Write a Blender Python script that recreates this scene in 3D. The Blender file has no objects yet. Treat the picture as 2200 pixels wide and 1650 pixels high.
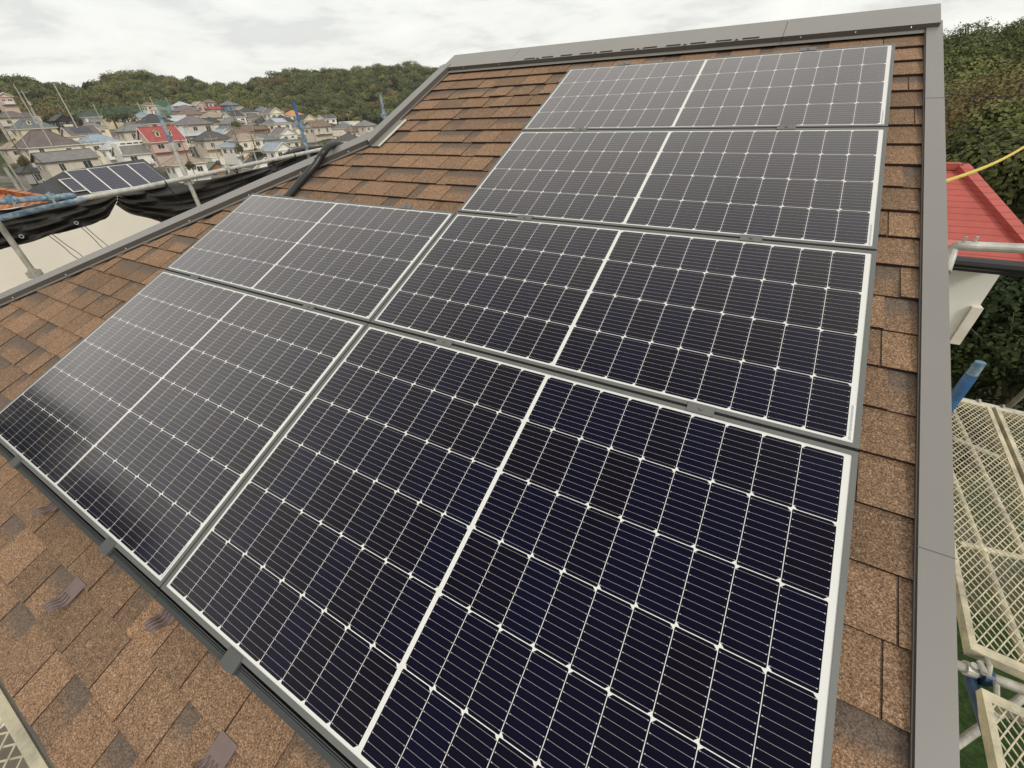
import bpy, bmesh, math, random
import numpy as np
from mathutils import Vector, Matrix
SC = bpy.context.scene
COL = SC.collection
R = math.radians
rng = random.Random(7)
npr = np.random.default_rng(11)

# ---------------------------------------------------------------- camera
CAM = Vector((1.347, -0.040, 1.222))
ROT = np.array([[0.8712706, 0.48946335, -0.03623767],
                [0.25243506, -0.51021714, -0.82216483],
                [-0.42090863, 0.70718039, -0.56809490]])
FPX = 877.9
cd = bpy.data.cameras.new('camera'); cam = bpy.data.objects.new('camera', cd); COL.objects.link(cam)
m = Matrix.Identity(4)
for i in range(3):
    m[i][0] = ROT[0][i]; m[i][1] = -ROT[1][i]; m[i][2] = -ROT[2][i]; m[i][3] = CAM[i]
cam.matrix_world = m
cd.sensor_width = 36.0; cd.lens = 36.0 * FPX / 2200.0
cd.clip_start = 0.05; cd.clip_end = 6000
SC.camera = cam
SC.render.resolution_x, SC.render.resolution_y = 1024, 768

# ---------------------------------------------------------------- world, sun, exposure
SUN_AZ, SUN_EL = -27.0, 40.0
SC.view_settings.view_transform = 'Standard'; SC.view_settings.look = 'None'
SC.view_settings.gamma = 1.0; SC.view_settings.use_curve_mapping = False
SC.view_settings.exposure = 0.0
W = bpy.data.worlds.new('World'); SC.world = W; W.use_nodes = True
nt = W.node_tree; nt.nodes.clear()
N = nt.nodes.new; L = nt.links.new
out = N('ShaderNodeOutputWorld'); bg = N('ShaderNodeBackground'); bg.inputs['Strength'].default_value = 0.1
sky = N('ShaderNodeTexSky'); sky.sky_type = 'NISHITA'; sky.sun_disc = False
sky.sun_elevation = R(SUN_EL); sky.sun_rotation = R(90 - SUN_AZ); sky.air_density = 1.2; sky.dust_density = 2.0
tc = N('ShaderNodeTexCoord'); sx = N('ShaderNodeSeparateXYZ'); L(tc.outputs['Generated'], sx.inputs[0])
def wmath(op, a, b=None, c=None):
    n = N('ShaderNodeMath'); n.operation = op
    for i, v in enumerate((a, b, c)):
        if v is None: continue
        if isinstance(v, (int, float)): n.inputs[i].default_value = v
        else: L(v, n.inputs[i])
    return n.outputs[0]
zz = wmath('ADD', wmath('ABSOLUTE', sx.outputs[2]), 0.16)
px_ = wmath('DIVIDE', sx.outputs[0], zz); py_ = wmath('DIVIDE', sx.outputs[1], zz)
cx_ = N('ShaderNodeCombineXYZ'); L(px_, cx_.inputs[0]); L(py_, cx_.inputs[1])
n1 = N('ShaderNodeTexNoise'); n1.inputs['Scale'].default_value = 1.5; n1.inputs['Detail'].default_value = 9; n1.inputs['Roughness'].default_value = .58
n1.inputs['Distortion'].default_value = .3
L(cx_.outputs[0], n1.inputs['Vector'])
ramp = N('ShaderNodeValToRGB'); L(n1.outputs['Fac'], ramp.inputs[0])
cr = ramp.color_ramp
cr.elements[0].position = 0.30; cr.elements[0].color = (11.4, 11.35, 10.7, 1)
cr.elements[1].position = 0.72; cr.elements[1].color = (8.6, 8.7, 8.5, 1)
e = cr.elements.new(0.50); e.color = (10.1, 10.1, 9.6, 1)
e = cr.elements.new(0.60); e.color = (8.5, 8.5, 8.2, 1)
mx = N('ShaderNodeMixRGB'); mx.inputs[0].default_value = 0.9
L(sky.outputs[0], mx.inputs[1]); L(ramp.outputs[0], mx.inputs[2])
L(mx.outputs[0], bg.inputs['Color']); L(bg.outputs[0], out.inputs[0])
sd = bpy.data.lights.new('sun', 'SUN'); sd.energy = 1.5; sd.angle = R(12); sd.color = (1, .95, .86)
so = bpy.data.objects.new('sun', sd); COL.objects.link(so)
sdir = Vector((math.cos(R(SUN_AZ)) * math.cos(R(SUN_EL)), math.sin(R(SUN_AZ)) * math.cos(R(SUN_EL)), math.sin(R(SUN_EL))))
so.rotation_euler = sdir.to_track_quat('Z', 'Y').to_euler(); so.location = (10, -5, 12)

# ---------------------------------------------------------------- geometry of the view (metres)
TH = R(23.7345); CT, ST = math.cos(TH), math.sin(TH)
def RP(u, v, w=0.0):                      # roof coordinates: along the eave, up the slope, out of the roof
    return Vector((u, v * CT - w * ST, v * ST + w * CT))
ROOF_M = Matrix(((1, 0, 0, 0), (0, CT, -ST, 0), (0, ST, CT, 0), (0, 0, 0, 1)))
CN = np.array(CAM)
def ray(x, y):
    return ROT.T @ np.array([(x - 1100) / FPX, (y - 825) / FPX, 1.0])
def at_depth(x, y, d): return Vector(CN + ray(x, y) * d)
def at_x(x, y, X):
    d = ray(x, y); return Vector(CN + d * ((X - CN[0]) / d[0]))
def at_y(x, y, Y):
    d = ray(x, y); return Vector(CN + d * ((Y - CN[1]) / d[1]))
def at_z(x, y, Z):
    d = ray(x, y); return Vector(CN + d * ((Z - CN[2]) / d[2]))
def at_hor(x, y, r):                      # point at horizontal distance r
    d = ray(x, y); return Vector(CN + d * (r / math.hypot(d[0], d[1])))
def az_of(x, y): 
    d = ray(x, y); return math.degrees(math.atan2(d[1], d[0]))

# ---------------------------------------------------------------- materials
class NT:
    def __init__(s, name):
        s.m = bpy.data.materials.new(name); s.m.use_nodes = True
        s.t = s.m.node_tree; s.b = s.t.nodes['Principled BSDF']
    def n(s, k, **kw):
        o = s.t.nodes.new(k)
        for a, v in kw.items(): setattr(o, a, v)
        return o
    def l(s, a, b): s.t.links.new(a, b)
    def math(s, op, a, b=None, c=None):
        n = s.n('ShaderNodeMath', operation=op)
        for i, v in enumerate((a, b, c)):
            if v is None: continue
            if isinstance(v, (int, float)): n.inputs[i].default_value = v
            else: s.l(v, n.inputs[i])
        return n.outputs[0]
    def mix(s, f, a, b, mode='MIX'):
        n = s.n('ShaderNodeMixRGB', blend_type=mode)
        for i, v in enumerate((f, a, b)):
            if isinstance(v, (int, float)): n.inputs[i].default_value = v
            elif isinstance(v, tuple): n.inputs[i].default_value = (*v[:3], 1)
            else: s.l(v, n.inputs[i])
        return n.outputs[0]
    def noise(s, scale, detail=4, rough=.6, vec=None, dist=0.0):
        n = s.n('ShaderNodeTexNoise'); n.inputs['Scale'].default_value = scale
        n.inputs['Detail'].default_value = detail; n.inputs['Roughness'].default_value = rough
        n.inputs['Distortion'].default_value = dist
        if vec is not None: s.l(vec, n.inputs['Vector'])
        return n.outputs['Fac']
    def ramp(s, f, *els):
        n = s.n('ShaderNodeValToRGB'); s.l(f, n.inputs[0]); c = n.color_ramp
        while len(c.elements) > 1: c.elements.remove(c.elements[-1])
        c.elements[0].position, c.elements[0].color = els[0][0], (*els[0][1], 1)
        for p, k in els[1:]:
            e = c.elements.new(p); e.color = (*k, 1)
        return n.outputs[0]
    def bump(s, h, strength, dist):
        n = s.n('ShaderNodeBump'); n.inputs['Strength'].default_value = strength; n.inputs['Distance'].default_value = dist
        s.l(h, n.inputs['Height']); s.l(n.outputs[0], s.b.inputs['Normal'])
    def obj(s): return s.n('ShaderNodeTexCoord').outputs['Object']
    def pos(s): return s.n('ShaderNodeNewGeometry').outputs['Position']
    def set(s, **kw):
        for k, v in kw.items():
            k = {'rough': 'Roughness', 'metal': 'Metallic', 'spec': 'Specular IOR Level', 'base': 'Base Color', 'ior': 'IOR'}[k]
            if isinstance(v, (int, float)): s.b.inputs[k].default_value = v
            elif isinstance(v, tuple): s.b.inputs[k].default_value = (*v[:3], 1)
            else: s.l(v, s.b.inputs[k])
def plain(name, col, rough=.6, metal=0.0, var=.18, scale=3.0, spec=.5, bump=0.0, bscale=60):
    t = NT(name); v = t.pos()
    f = t.noise(scale, 6, .65, v)
    c = t.ramp(f, (.3, tuple(k * (1 - var) for k in col)), (.7, tuple(min(1, k * (1 + var)) for k in col)))
    t.set(base=c, rough=rough, metal=metal, spec=spec)
    if bump: t.bump(t.noise(bscale, 3, .6, v), bump, .01)
    return t.m
M = {}
def shingle_mat():
    t = NT('asphalt_shingle'); o = t.obj()
    uv = t.n('ShaderNodeUVMap', uv_map='UVMap'); sp = t.n('ShaderNodeSeparateXYZ'); t.l(uv.outputs[0], sp.inputs[0])
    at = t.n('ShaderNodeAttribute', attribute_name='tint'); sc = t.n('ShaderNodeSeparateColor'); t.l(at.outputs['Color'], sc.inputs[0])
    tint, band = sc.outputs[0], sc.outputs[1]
    g1 = t.noise(210, 2, .7, o); g2 = t.noise(520, 1, .5, o); big = t.noise(2.3, 4, .6, o)
    sp_ = t.math('ADD', t.math('ADD', t.math('MULTIPLY', g1, .52), t.math('MULTIPLY', g2, .30)), t.math('MULTIPLY', t.noise(62, 3, .7, o), .18))
    gran = t.ramp(sp_, (.35, (.050, .033, .022)), (.45, (.165, .106, .066)), (.53, (.295, .194, .124)), (.61, (.48, .335, .228)), (.70, (.72, .57, .43)))
    warm = t.mix(tint, (.64, .64, .645), (1.13, 1.05, .985))
    c = t.mix(1.0, gran, warm, 'MULTIPLY')
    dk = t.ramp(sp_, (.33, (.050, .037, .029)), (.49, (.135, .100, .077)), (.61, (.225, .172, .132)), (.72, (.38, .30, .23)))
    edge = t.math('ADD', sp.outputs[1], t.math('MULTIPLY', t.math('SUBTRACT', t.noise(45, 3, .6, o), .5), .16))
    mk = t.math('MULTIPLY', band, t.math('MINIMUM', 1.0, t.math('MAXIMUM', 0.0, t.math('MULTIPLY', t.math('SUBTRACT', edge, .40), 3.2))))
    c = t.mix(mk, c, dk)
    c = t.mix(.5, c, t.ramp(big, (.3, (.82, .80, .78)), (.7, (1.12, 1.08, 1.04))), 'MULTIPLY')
    c = t.mix(sc.outputs[2], c, (.055, .034, .023))  # front and step faces coloured dark as painted shadow lines
    t.set(base=c, rough=.93, spec=.25); t.bump(sp_, .55, .004)
    return t.m
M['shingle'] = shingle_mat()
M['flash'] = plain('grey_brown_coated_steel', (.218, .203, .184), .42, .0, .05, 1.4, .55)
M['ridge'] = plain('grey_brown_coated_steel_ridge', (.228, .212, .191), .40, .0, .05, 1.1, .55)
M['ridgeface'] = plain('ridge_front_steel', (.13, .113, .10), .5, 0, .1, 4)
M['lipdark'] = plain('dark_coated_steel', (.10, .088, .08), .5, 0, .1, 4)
M['slot'] = plain('vent_slot_black', (.02, .018, .016), .8)
M['screw'] = plain('zinc_screw', (.75, .73, .68), .3, .8, .05)
M['clamp'] = plain('clamp_aluminium', (.11, .112, .108), .45, .35, .06, 6, .5)
M['frame'] = plain('grey_anodised_aluminium', (.150, .150, .143), .48, .30, .06, 6, .5)
M['skirt'] = plain('dark_anodised_aluminium', (.060, .064, .062), .42, .4, .08, 6, .5)
M['gapblack'] = plain('black_rubber', (.006, .006, .006), .9)
M['pipe'] = plain('black_conduit_plastic', (.018, .019, .018), .38, 0, .25, 6, .5)
M['snow'] = plain('brown_painted_steel', (.175, .125, .115), .5, 0, .12, 20, .5)
M['label'] = None
# solar glass: half cells in strings with white gaps, chamfered corners, thin wires
def cell_mat(name, nrow, H):
    t = NT(name); o = t.obj(); sp = t.n('ShaderNodeSeparateXYZ'); t.l(o, sp.inputs[0])
    u, v = sp.outputs[0], sp.outputs[1]
    p, u0, bar = .0923, .0208, .0120
    uc = u0 + 9 * p
    ms = 0.0065; v0 = .013 + ms; q = (H - .026 - 2 * ms) / nrow
    s = t.math('GREATER_THAN', u, uc + bar / 2)
    a = t.math('SUBTRACT', t.math('SUBTRACT', u, u0), t.math('MULTIPLY', s, bar))
    b = t.math('SUBTRACT', v, v0)
    ca = t.math('DIVIDE', a, p); cb = t.math('DIVIDE', b, q)
    fa = t.math('FRACT', ca); fb = t.math('FRACT', cb)
    da = t.math('MULTIPLY', t.math('SUBTRACT', .5, t.math('ABSOLUTE', t.math('SUBTRACT', fa, .5))), p)   # distance to the string gap
    db = t.math('MULTIPLY', t.math('SUBTRACT', .5, t.math('ABSOLUTE', t.math('SUBTRACT', fb, .5))), q)
    white = t.math('LESS_THAN', da, .00080)
    white = t.math('MAXIMUM', white, t.math('LESS_THAN', db, .0010))
    par = t.math('SUBTRACT', t.math('MULTIPLY', t.math('MODULO', t.math('FLOOR', t.math('ADD', cb, 100.5)), 2.0), 2.0), 1.0)
    su = t.math('SUBTRACT', t.math('FRACT', t.math('ADD', ca, .5)), .5); sv = t.math('SUBTRACT', t.math('FRACT', t.math('ADD', cb, .5)), .5)
    quad_ = t.math('GREATER_THAN', t.math('MULTIPLY', t.math('MULTIPLY', su, sv), par), 0.0)
    cham = t.math('ADD', .0042, t.math('MULTIPLY', quad_, .0068))
    white = t.math('MAXIMUM', white, t.math('LESS_THAN', t.math('ADD', da, db), cham))
    white = t.math('MAXIMUM', white, t.math('LESS_THAN', t.math('ABSOLUTE', t.math('SUBTRACT', u, uc + bar / 2)), bar / 2))
    white = t.math('MAXIMUM', white, t.math('LESS_THAN', a, 0.0))
    white = t.math('MAXIMUM', white, t.math('GREATER_THAN', a, 18 * p))
    white = t.math('MAXIMUM', white, t.math('LESS_THAN', b, 0.0))
    white = t.math('MAXIMUM', white, t.math('GREATER_THAN', b, nrow * q))
    fw = t.math('FRACT', t.math('MULTIPLY', fb, 10.0))
    dw = t.math('MULTIPLY', t.math('ABSOLUTE', t.math('SUBTRACT', fw, .5)), q / 10)
    inw = t.math('GREATER_THAN', da, .0030)
    wid = t.math('ADD', .00027, t.math('MULTIPLY', t.math('LESS_THAN', da, .0062), .0007))
    wire = t.math('MULTIPLY', t.math('LESS_THAN', dw, wid), inw)
    cid = t.n('ShaderNodeCombineXYZ'); t.l(t.math('FLOOR', ca), cid.inputs[0]); t.l(t.math('FLOOR', cb), cid.inputs[1])
    oi = t.n('ShaderNodeObjectInfo'); t.l(t.math('MULTIPLY', oi.outputs['Random'], 97.0), cid.inputs[2])
    wn = t.n('ShaderNodeTexWhiteNoise'); t.l(cid.outputs[0], wn.inputs['Vector'])
    cell = t.mix(wn.outputs['Value'], (.0046, .0034, .0095), (.0034, .0038, .0165))
    c = t.mix(wire, cell, (.44, .42, .40))
    c = t.mix(white, c, (.70, .69, .65))
    t.set(base=c, rough=.5, spec=0.0)
    lw = t.n('ShaderNodeLayerWeight'); lw.inputs['Blend'].default_value = .5
    fr = t.math('ADD', .0040, t.math('MULTIPLY', t.math('POWER', lw.outputs['Facing'], 2.75), 1.05))
    gl = t.n('ShaderNodeBsdfGlossy'); t.l(t.math('ADD', .085, t.math('MULTIPLY', t.noise(2.6, 6, .7, t.pos()), .10)), gl.inputs['Roughness']); gl.inputs['Color'].default_value = (1, .935, .90, 1)
    ms_ = t.n('ShaderNodeMixShader'); t.l(fr, ms_.inputs[0]); t.l(t.b.outputs[0], ms_.inputs[1]); t.l(gl.outputs[0], ms_.inputs[2])
    t.l(ms_.outputs[0], t.t.nodes['Material Output'].inputs['Surface'])
    return t.m
H6, H4, PW = 1.134, .763, 1.722
M['cell6'] = cell_mat('solar_cells_six_rows', 6, H6)
M['cell4'] = cell_mat('solar_cells_four_rows', 4, H4)
def label_mat():
    t = NT('serial_label_paper'); o = t.obj(); sp = t.n('ShaderNodeSeparateXYZ'); t.l(o, sp.inputs[0])
    wv = t.noise(900, 0, .5, t.n('ShaderNodeCombineXYZ').outputs[0])
    k = t.n('ShaderNodeCombineXYZ'); t.l(t.math('MULTIPLY', sp.outputs[1], 900.0), k.inputs[1])
    wn = t.n('ShaderNodeTexNoise'); wn.inputs['Scale'].default_value = 1.0; t.l(k.outputs[0], wn.inputs['Vector'])
    inb = t.math('LESS_THAN', sp.outputs[0], 0.0)
    bars = t.math('MULTIPLY', t.math('GREATER_THAN', wn.outputs['Fac'], .5), inb)
    t.set(base=t.mix(bars, (.72, .72, .70), (.16, .17, .18)), rough=.3)
    return t.m
M['label'] = label_mat()
M['galv'] = plain('galvanised_steel', (.50, .485, .44), .45, .35, .28, 14, .5)
M['galvdirty'] = plain('weathered_galvanised_steel', (.36, .34, .29), .6, .2, .38, 9, .4)
def blue_mat():
    t = NT('worn_blue_paint'); v = t.pos(); f = t.noise(16, 6, .7, v)
    t.set(base=t.ramp(f, (.30, (.06, .14, .24)), (.46, (.11, .20, .29)), (.54, (.25, .32, .36)), (.70, (.45, .45, .42))), rough=.5, metal=0.1)
    return t.m
M['blue'] = blue_mat()
M['bluedeep'] = plain('blue_paint', (.035, .115, .27), .5, 0, .4, 12)
M['navy'] = plain('navy_blue_paint', (.018, .05, .11), .35, 0, .5, 16)
def plank_mat():
    t = NT('paint_splashed_expanded_steel'); v = t.pos(); f = t.noise(7, 6, .7, v)
    t.set(base=t.ramp(f, (.35, (.33, .30, .23)), (.5, (.52, .47, .33)), (.66, (.66, .59, .41))), rough=.6, metal=.1)
    return t.m
M['plank'] = plank_mat()
def tarp_mat():
    t = NT('black_mesh_sheet'); v = t.pos(); f = t.noise(5, 5, .6, v)
    t.set(base=t.ramp(f, (.3, (.020, .018, .016)), (.7, (.045, .040, .036))), rough=.62, spec=.35)
    t.bump(t.noise(28, 4, .6, v), .5, .01)
    return t.m
M['tarp'] = tarp_mat()
M['rope'] = plain('yellow_rope', (.62, .47, .09), .8, 0, .25, 60)
M['string'] = plain('dark_purple_string', (.045, .03, .06), .8)
M['wire'] = plain('power_line_black', (.02, .02, .02), .6)
M['concretepole'] = plain('pale_concrete', (.46, .43, .36), .85, 0, .12, 2)
M['creamstucco'] = plain('cream_stucco', (.84, .785, .68), .9, 0, .06, .8, .2, .3, 90)
M['whitewall'] = plain('white_painted_wall', (.88, .86, .78), .8, 0, .05, 1.5, .3)
M['netgreen'] = plain('green_net', (.09, .20, .14), .8)
# roofs and walls of the town
def roof_mat(name, c, band=2.6, var=.22):
    t = NT(name); v = t.obj(); sp = t.n('ShaderNodeSeparateXYZ'); t.l(v, sp.inputs[0])
    f = t.noise(.9, 6, .65, v)
    fz = t.math('FRACT', t.math('MULTIPLY', sp.outputs[2], band * 3.2))
    ln = t.math('LESS_THAN', fz, .16)
    col = t.ramp(f, (.3, tuple(k * (1 - var) for k in c)), (.7, tuple(min(1, k * (1 + var)) for k in c)))
    col = t.mix(t.math('MULTIPLY', ln, .38), col, tuple(k * .45 for k in c))
    t.set(base=col, rough=.72, spec=.4)
    return t.m
RC = dict(dk=(.088, .084, .084), dkbr=(.150, .122, .112), br=(.195, .135, .10), gy=(.205, .195, .187), slate=(.155, .168, .180),
          teal=(.140, .160, .163), blue=(.285, .345, .40), pale=(.45, .47, .475), red=(.36, .085, .080), dred=(.32, .13, .115), green=(.17, .20, .145),
          olive=(.28, .28, .19), orange=(.54, .25, .11), tan=(.33, .26, .20), obr=(.28, .165, .09), plum=(.185, .158, .158),
          char=(.060, .062, .065), pgreen=(.44, .48, .38), ptan=(.45, .375, .30))  # roof tones raised overall to put the distant haze into the colour
RM = {k: roof_mat('roof_tiles_' + k, v) for k, v in RC.items()}
WC = dict(cream=(.80, .74, .61), white=(.84, .82, .76), tan=(.63, .56, .46), pink=(.60, .46, .40), char=(.05, .047, .047), obr=(.36, .20, .10), grey=(.42, .40, .37),
          blue=(.16, .25, .33), brick=(.36, .20, .15), yel=(.74, .64, .43))
WM = {k: plain('house_wall_' + k, v, .88, 0, .1, .8, .2) for k, v in WC.items()}
M['pane'] = plain('window_glass', (.045, .052, .058), .12, 0, .3, 2, .6)
M['wframe'] = plain('window_frame_white', (.68, .66, .60), .6)
M['trim'] = plain('cream_eave_trim', (.74, .69, .58), .7)
M['dkgut'] = plain('black_gutter', (.022, .021, .022), .45)
def leaf_mat(name, dark, mid, bright):
    t = NT(name); at = t.n('ShaderNodeAttribute', attribute_name='tint'); sc = t.n('ShaderNodeSeparateColor'); t.l(at.outputs['Color'], sc.inputs[0])
    c = t.ramp(sc.outputs[0], (.0, dark), (.5, mid), (1.0, bright))
    br = t.mix(sc.outputs[1], c, (.22, .14, .066))
    t.set(base=br, rough=.75, spec=.2)
    return t.m
M['leaf'] = leaf_mat('woodland_foliage', (.050, .064, .021), (.118, .136, .046), (.235, .235, .080))
M['leafmid'] = leaf_mat('slope_foliage', (.045, .060, .018), (.095, .115, .032), (.19, .195, .060))
M['leafdark'] = leaf_mat('dark_foliage', (.010, .017, .006), (.022, .036, .011), (.055, .075, .022))  # dark leaf tones, lowered further to hold the shrubs' deep shade
M['leaflight'] = leaf_mat('light_foliage', (.075, .085, .028), (.13, .14, .045), (.21, .20, .07))
M['bark'] = plain('tree_bark', (.10, .075, .05), .9, 0, .3, 8)
def ground_mat():
    t = NT('town_ground'); v = t.pos(); f = t.noise(.09, 6, .65, v); g = t.noise(1.6, 4, .6, v)
    c = t.ramp(f, (.36, (.035, .046, .018)), (.46, (.07, .075, .035)), (.54, (.15, .135, .11)), (.66, (.24, .22, .19)))
    t.set(base=t.mix(.5, c, t.ramp(g, (.3, (.6, .6, .6)), (.7, (1.3, 1.3, 1.3))), 'MULTIPLY'), rough=.95, spec=.2)
    return t.m
M['ground'] = ground_mat()
M['soil'] = plain('woodland_floor', (.035, .038, .016), .95, 0, .5, .6, .2)
M['grass'] = plain('lawn_grass', (.024, .046, .011), .95, 0, .6, 14, .2)
M['field'] = plain('dry_sports_field', (.30, .20, .075), .95, 0, .25, .15, .2)

# ---------------------------------------------------------------- mesh helpers
def link(o, parent=None):
    COL.objects.link(o)
    if parent is not None: o.parent = parent
    return o
def tag(o, label=None, cat=None, group=None, kind=None):
    if label: o['label'] = label
    if cat: o['category'] = cat
    if group: o['group'] = group
    if kind: o['kind'] = kind
    return o
def thing(name, loc, label, cat, group=None, rotz=0.0):
    o = bpy.data.objects.new(name, None); o.location = loc; o.rotation_euler = (0, 0, rotz); o.empty_display_size = .1
    link(o); return tag(o, label, cat, group)
class MB:
    def __init__(s): s.v = []; s.f = []; s.mi = []
    def face(s, pts, mi=0):
        k = len(s.v); s.v += [tuple(p) for p in pts]; s.f.append(tuple(range(k, k + len(pts)))); s.mi.append(mi)
    def hexa(s, p, mi=0):                 # p: 4 lower then 4 upper corners, counter-clockwise from above
        k = len(s.v); s.v += [tuple(q) for q in p]
        for f in ((3, 2, 1, 0), (4, 5, 6, 7), (0, 1, 5, 4), (1, 2, 6, 5), (2, 3, 7, 6), (3, 0, 4, 7)):
            s.f.append(tuple(k + i for i in f)); s.mi.append(mi)
    def box(s, x0, x1, y0, y1, z0, z1, mi=0, T=None):
        p = [Vector(q) for q in ((x0, y0, z0), (x1, y0, z0), (x1, y1, z0), (x0, y1, z0), (x0, y0, z1), (x1, y0, z1), (x1, y1, z1), (x0, y1, z1))]
        if T is not None: p = [T(q) for q in p]
        s.hexa(p, mi)
    def tube(s, pts, r, n=10, cap=True, mi=0):
        pts = [Vector(p) for p in pts]; rr = r if isinstance(r, (list, tuple)) else [r] * len(pts)
        k0 = len(s.v); prev = None
        for i, p in enumerate(pts):
            t = (pts[min(i + 1, len(pts) - 1)] - pts[max(i - 1, 0)]).normalized()
            a = prev - t * prev.dot(t) if prev is not None else t.orthogonal()
            if a.length < 1e-6: a = t.orthogonal()
            a.normalize(); b = t.cross(a); prev = a
            for j in range(n):
                w = 2 * math.pi * j / n
                s.v.append(tuple(p + (a * math.cos(w) + b * math.sin(w)) * rr[i]))
        for i in range(len(pts) - 1):
            for j in range(n):
                s.f.append((k0 + i * n + j, k0 + i * n + (j + 1) % n, k0 + (i + 1) * n + (j + 1) % n, k0 + (i + 1) * n + j)); s.mi.append(mi)
        if cap:
            s.f.append(tuple(k0 + j for j in reversed(range(n)))); s.mi.append(mi)
            e = k0 + (len(pts) - 1) * n
            s.f.append(tuple(e + j for j in range(n))); s.mi.append(mi)
    def bar(s, a, b, w, h, up=Vector((0, 0, 1)), mi=0):
        a = Vector(a); b = Vector(b); t = (b - a).normalized(); x = t.cross(up).normalized(); z = x.cross(t)
        x = x * w / 2; z = z * h / 2
        s.hexa([a - x - z, a + x - z, b + x - z, b - x - z, a - x + z, a + x + z, b + x + z, b - x + z], mi)
    def build(s, name, mats, parent=None, loc=None, smooth=False, bevel=0.0):
        me = bpy.data.meshes.new(name); me.from_pydata(s.v, [], s.f)
        if not isinstance(mats, (list, tuple)): mats = [mats]
        for k in mats: me.materials.append(k)
        if len(mats) > 1: me.polygons.foreach_set('material_index', s.mi)
        if smooth: me.polygons.foreach_set('use_smooth', [True] * len(me.polygons))
        me.update()
        o = bpy.data.objects.new(name, me)
        if loc is not None: o.location = loc
        if bevel:
            bm = bmesh.new(); bm.from_mesh(me); bmesh.ops.remove_doubles(bm, verts=bm.verts, dist=1e-5)
            bmesh.ops.bevel(bm, geom=[e for e in bm.edges if len(e.link_faces) == 2 and e.calc_face_angle(0) > .6], offset=bevel, segments=2, affect='EDGES')
            bm.to_mesh(me); bm.free()
        return link(o, parent)
def smooth_curve(pts, n=8):
    pts = [Vector(p) for p in pts]; out_ = []
    P = [pts[0]] + pts + [pts[-1]]
    for i in range(1, len(P) - 2):
        for k in range(n):
            t = k / n; a, b, c, d = P[i - 1], P[i], P[i + 1], P[i + 2]
            out_.append(.5 * ((2 * b) + (c - a) * t + (2 * a - 5 * b + 4 * c - d) * t * t + (3 * b - a - 3 * c + d) * t ** 3))
    out_.append(pts[-1]); return out_

# ================================================================ OUR HOUSE
WS = -0.085                                # shingle surface below the panel tops
EAVE_V, RIDGE_V = -0.50, 4.04
house = thing('house', (0, 0, 0), 'house roof covered with brown asphalt shingles, carrying the solar panels', 'house')
def verge_u(v):                            # left edge of the shingles
    return -1.26 if v > 2.655 else -1.26 - (2.655 - v) / 1.037
def build_shingles():
    V, F, UV, TI = [], [], [], []
    def quad(p, uv, tint):
        k = len(V); V.extend(p); F.append((k, k + 1, k + 2, k + 3)); UV.extend(uv); TI.extend([tint] * 4)
    ex = .1518; v0 = -.326 - 1 * ex; U1 = 1.90
    k = 0; v = v0
    while v < 3.80:
        vt = v + ex; jl = [0]
        def strip(u0, u1, lift, thick, tint, band, top_v):
            a0, a1 = max(u0, verge_u(v)), max(u0, verge_u(min(top_v, RIDGE_V)))
            if a0 >= u1: return
            a1 = min(a1, u1)
            tv = min(top_v, RIDGE_V)
            wl, wh = WS + lift, WS - .0105 + lift * .35
            fr = (tv - v) / ex
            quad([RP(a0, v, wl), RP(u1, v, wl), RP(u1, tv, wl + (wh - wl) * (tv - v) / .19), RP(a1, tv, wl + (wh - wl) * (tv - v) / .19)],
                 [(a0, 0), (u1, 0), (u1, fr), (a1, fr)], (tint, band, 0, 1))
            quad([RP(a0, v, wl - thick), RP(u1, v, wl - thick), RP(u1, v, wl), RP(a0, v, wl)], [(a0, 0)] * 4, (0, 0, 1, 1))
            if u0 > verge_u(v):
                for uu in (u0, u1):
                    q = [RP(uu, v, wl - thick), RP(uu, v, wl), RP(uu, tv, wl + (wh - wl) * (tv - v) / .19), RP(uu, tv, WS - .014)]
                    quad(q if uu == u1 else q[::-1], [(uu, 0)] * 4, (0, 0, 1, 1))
        # base layer in pieces of differing tint
        u = -4.6 + rng.random() * .2
        while u < U1:
            wd = .10 + rng.random() * .22; e_ = min(U1, u + wd)
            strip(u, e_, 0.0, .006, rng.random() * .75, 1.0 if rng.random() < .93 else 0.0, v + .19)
            u = e_
        # laminated tabs on top
        u = -4.6 + rng.random() * .25
        while u < U1:
            wd = .12 + rng.random() * .15; e_ = min(U1, u + wd)
            tt = .35 + rng.random() * .65
            if rng.random() < .13: tt *= .35
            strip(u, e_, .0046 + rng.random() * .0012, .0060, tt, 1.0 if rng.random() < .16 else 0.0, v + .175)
            u = e_ + (.0048 if rng.random() < .52 else .06 + rng.random() * .10)
        v = vt; k += 1
    me = bpy.data.meshes.new('shingle_roof'); me.from_pydata([tuple(p) for p in V], [], F); me.materials.append(M['shingle'])
    uvl = me.uv_layers.new(name='UVMap'); uvl.data.foreach_set('uv', [c for p in UV for c in p])
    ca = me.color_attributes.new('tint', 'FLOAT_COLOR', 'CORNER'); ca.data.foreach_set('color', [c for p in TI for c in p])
    me.update(); return link(bpy.data.objects.new('shingle_roof', me), house)
build_shingles()
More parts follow.
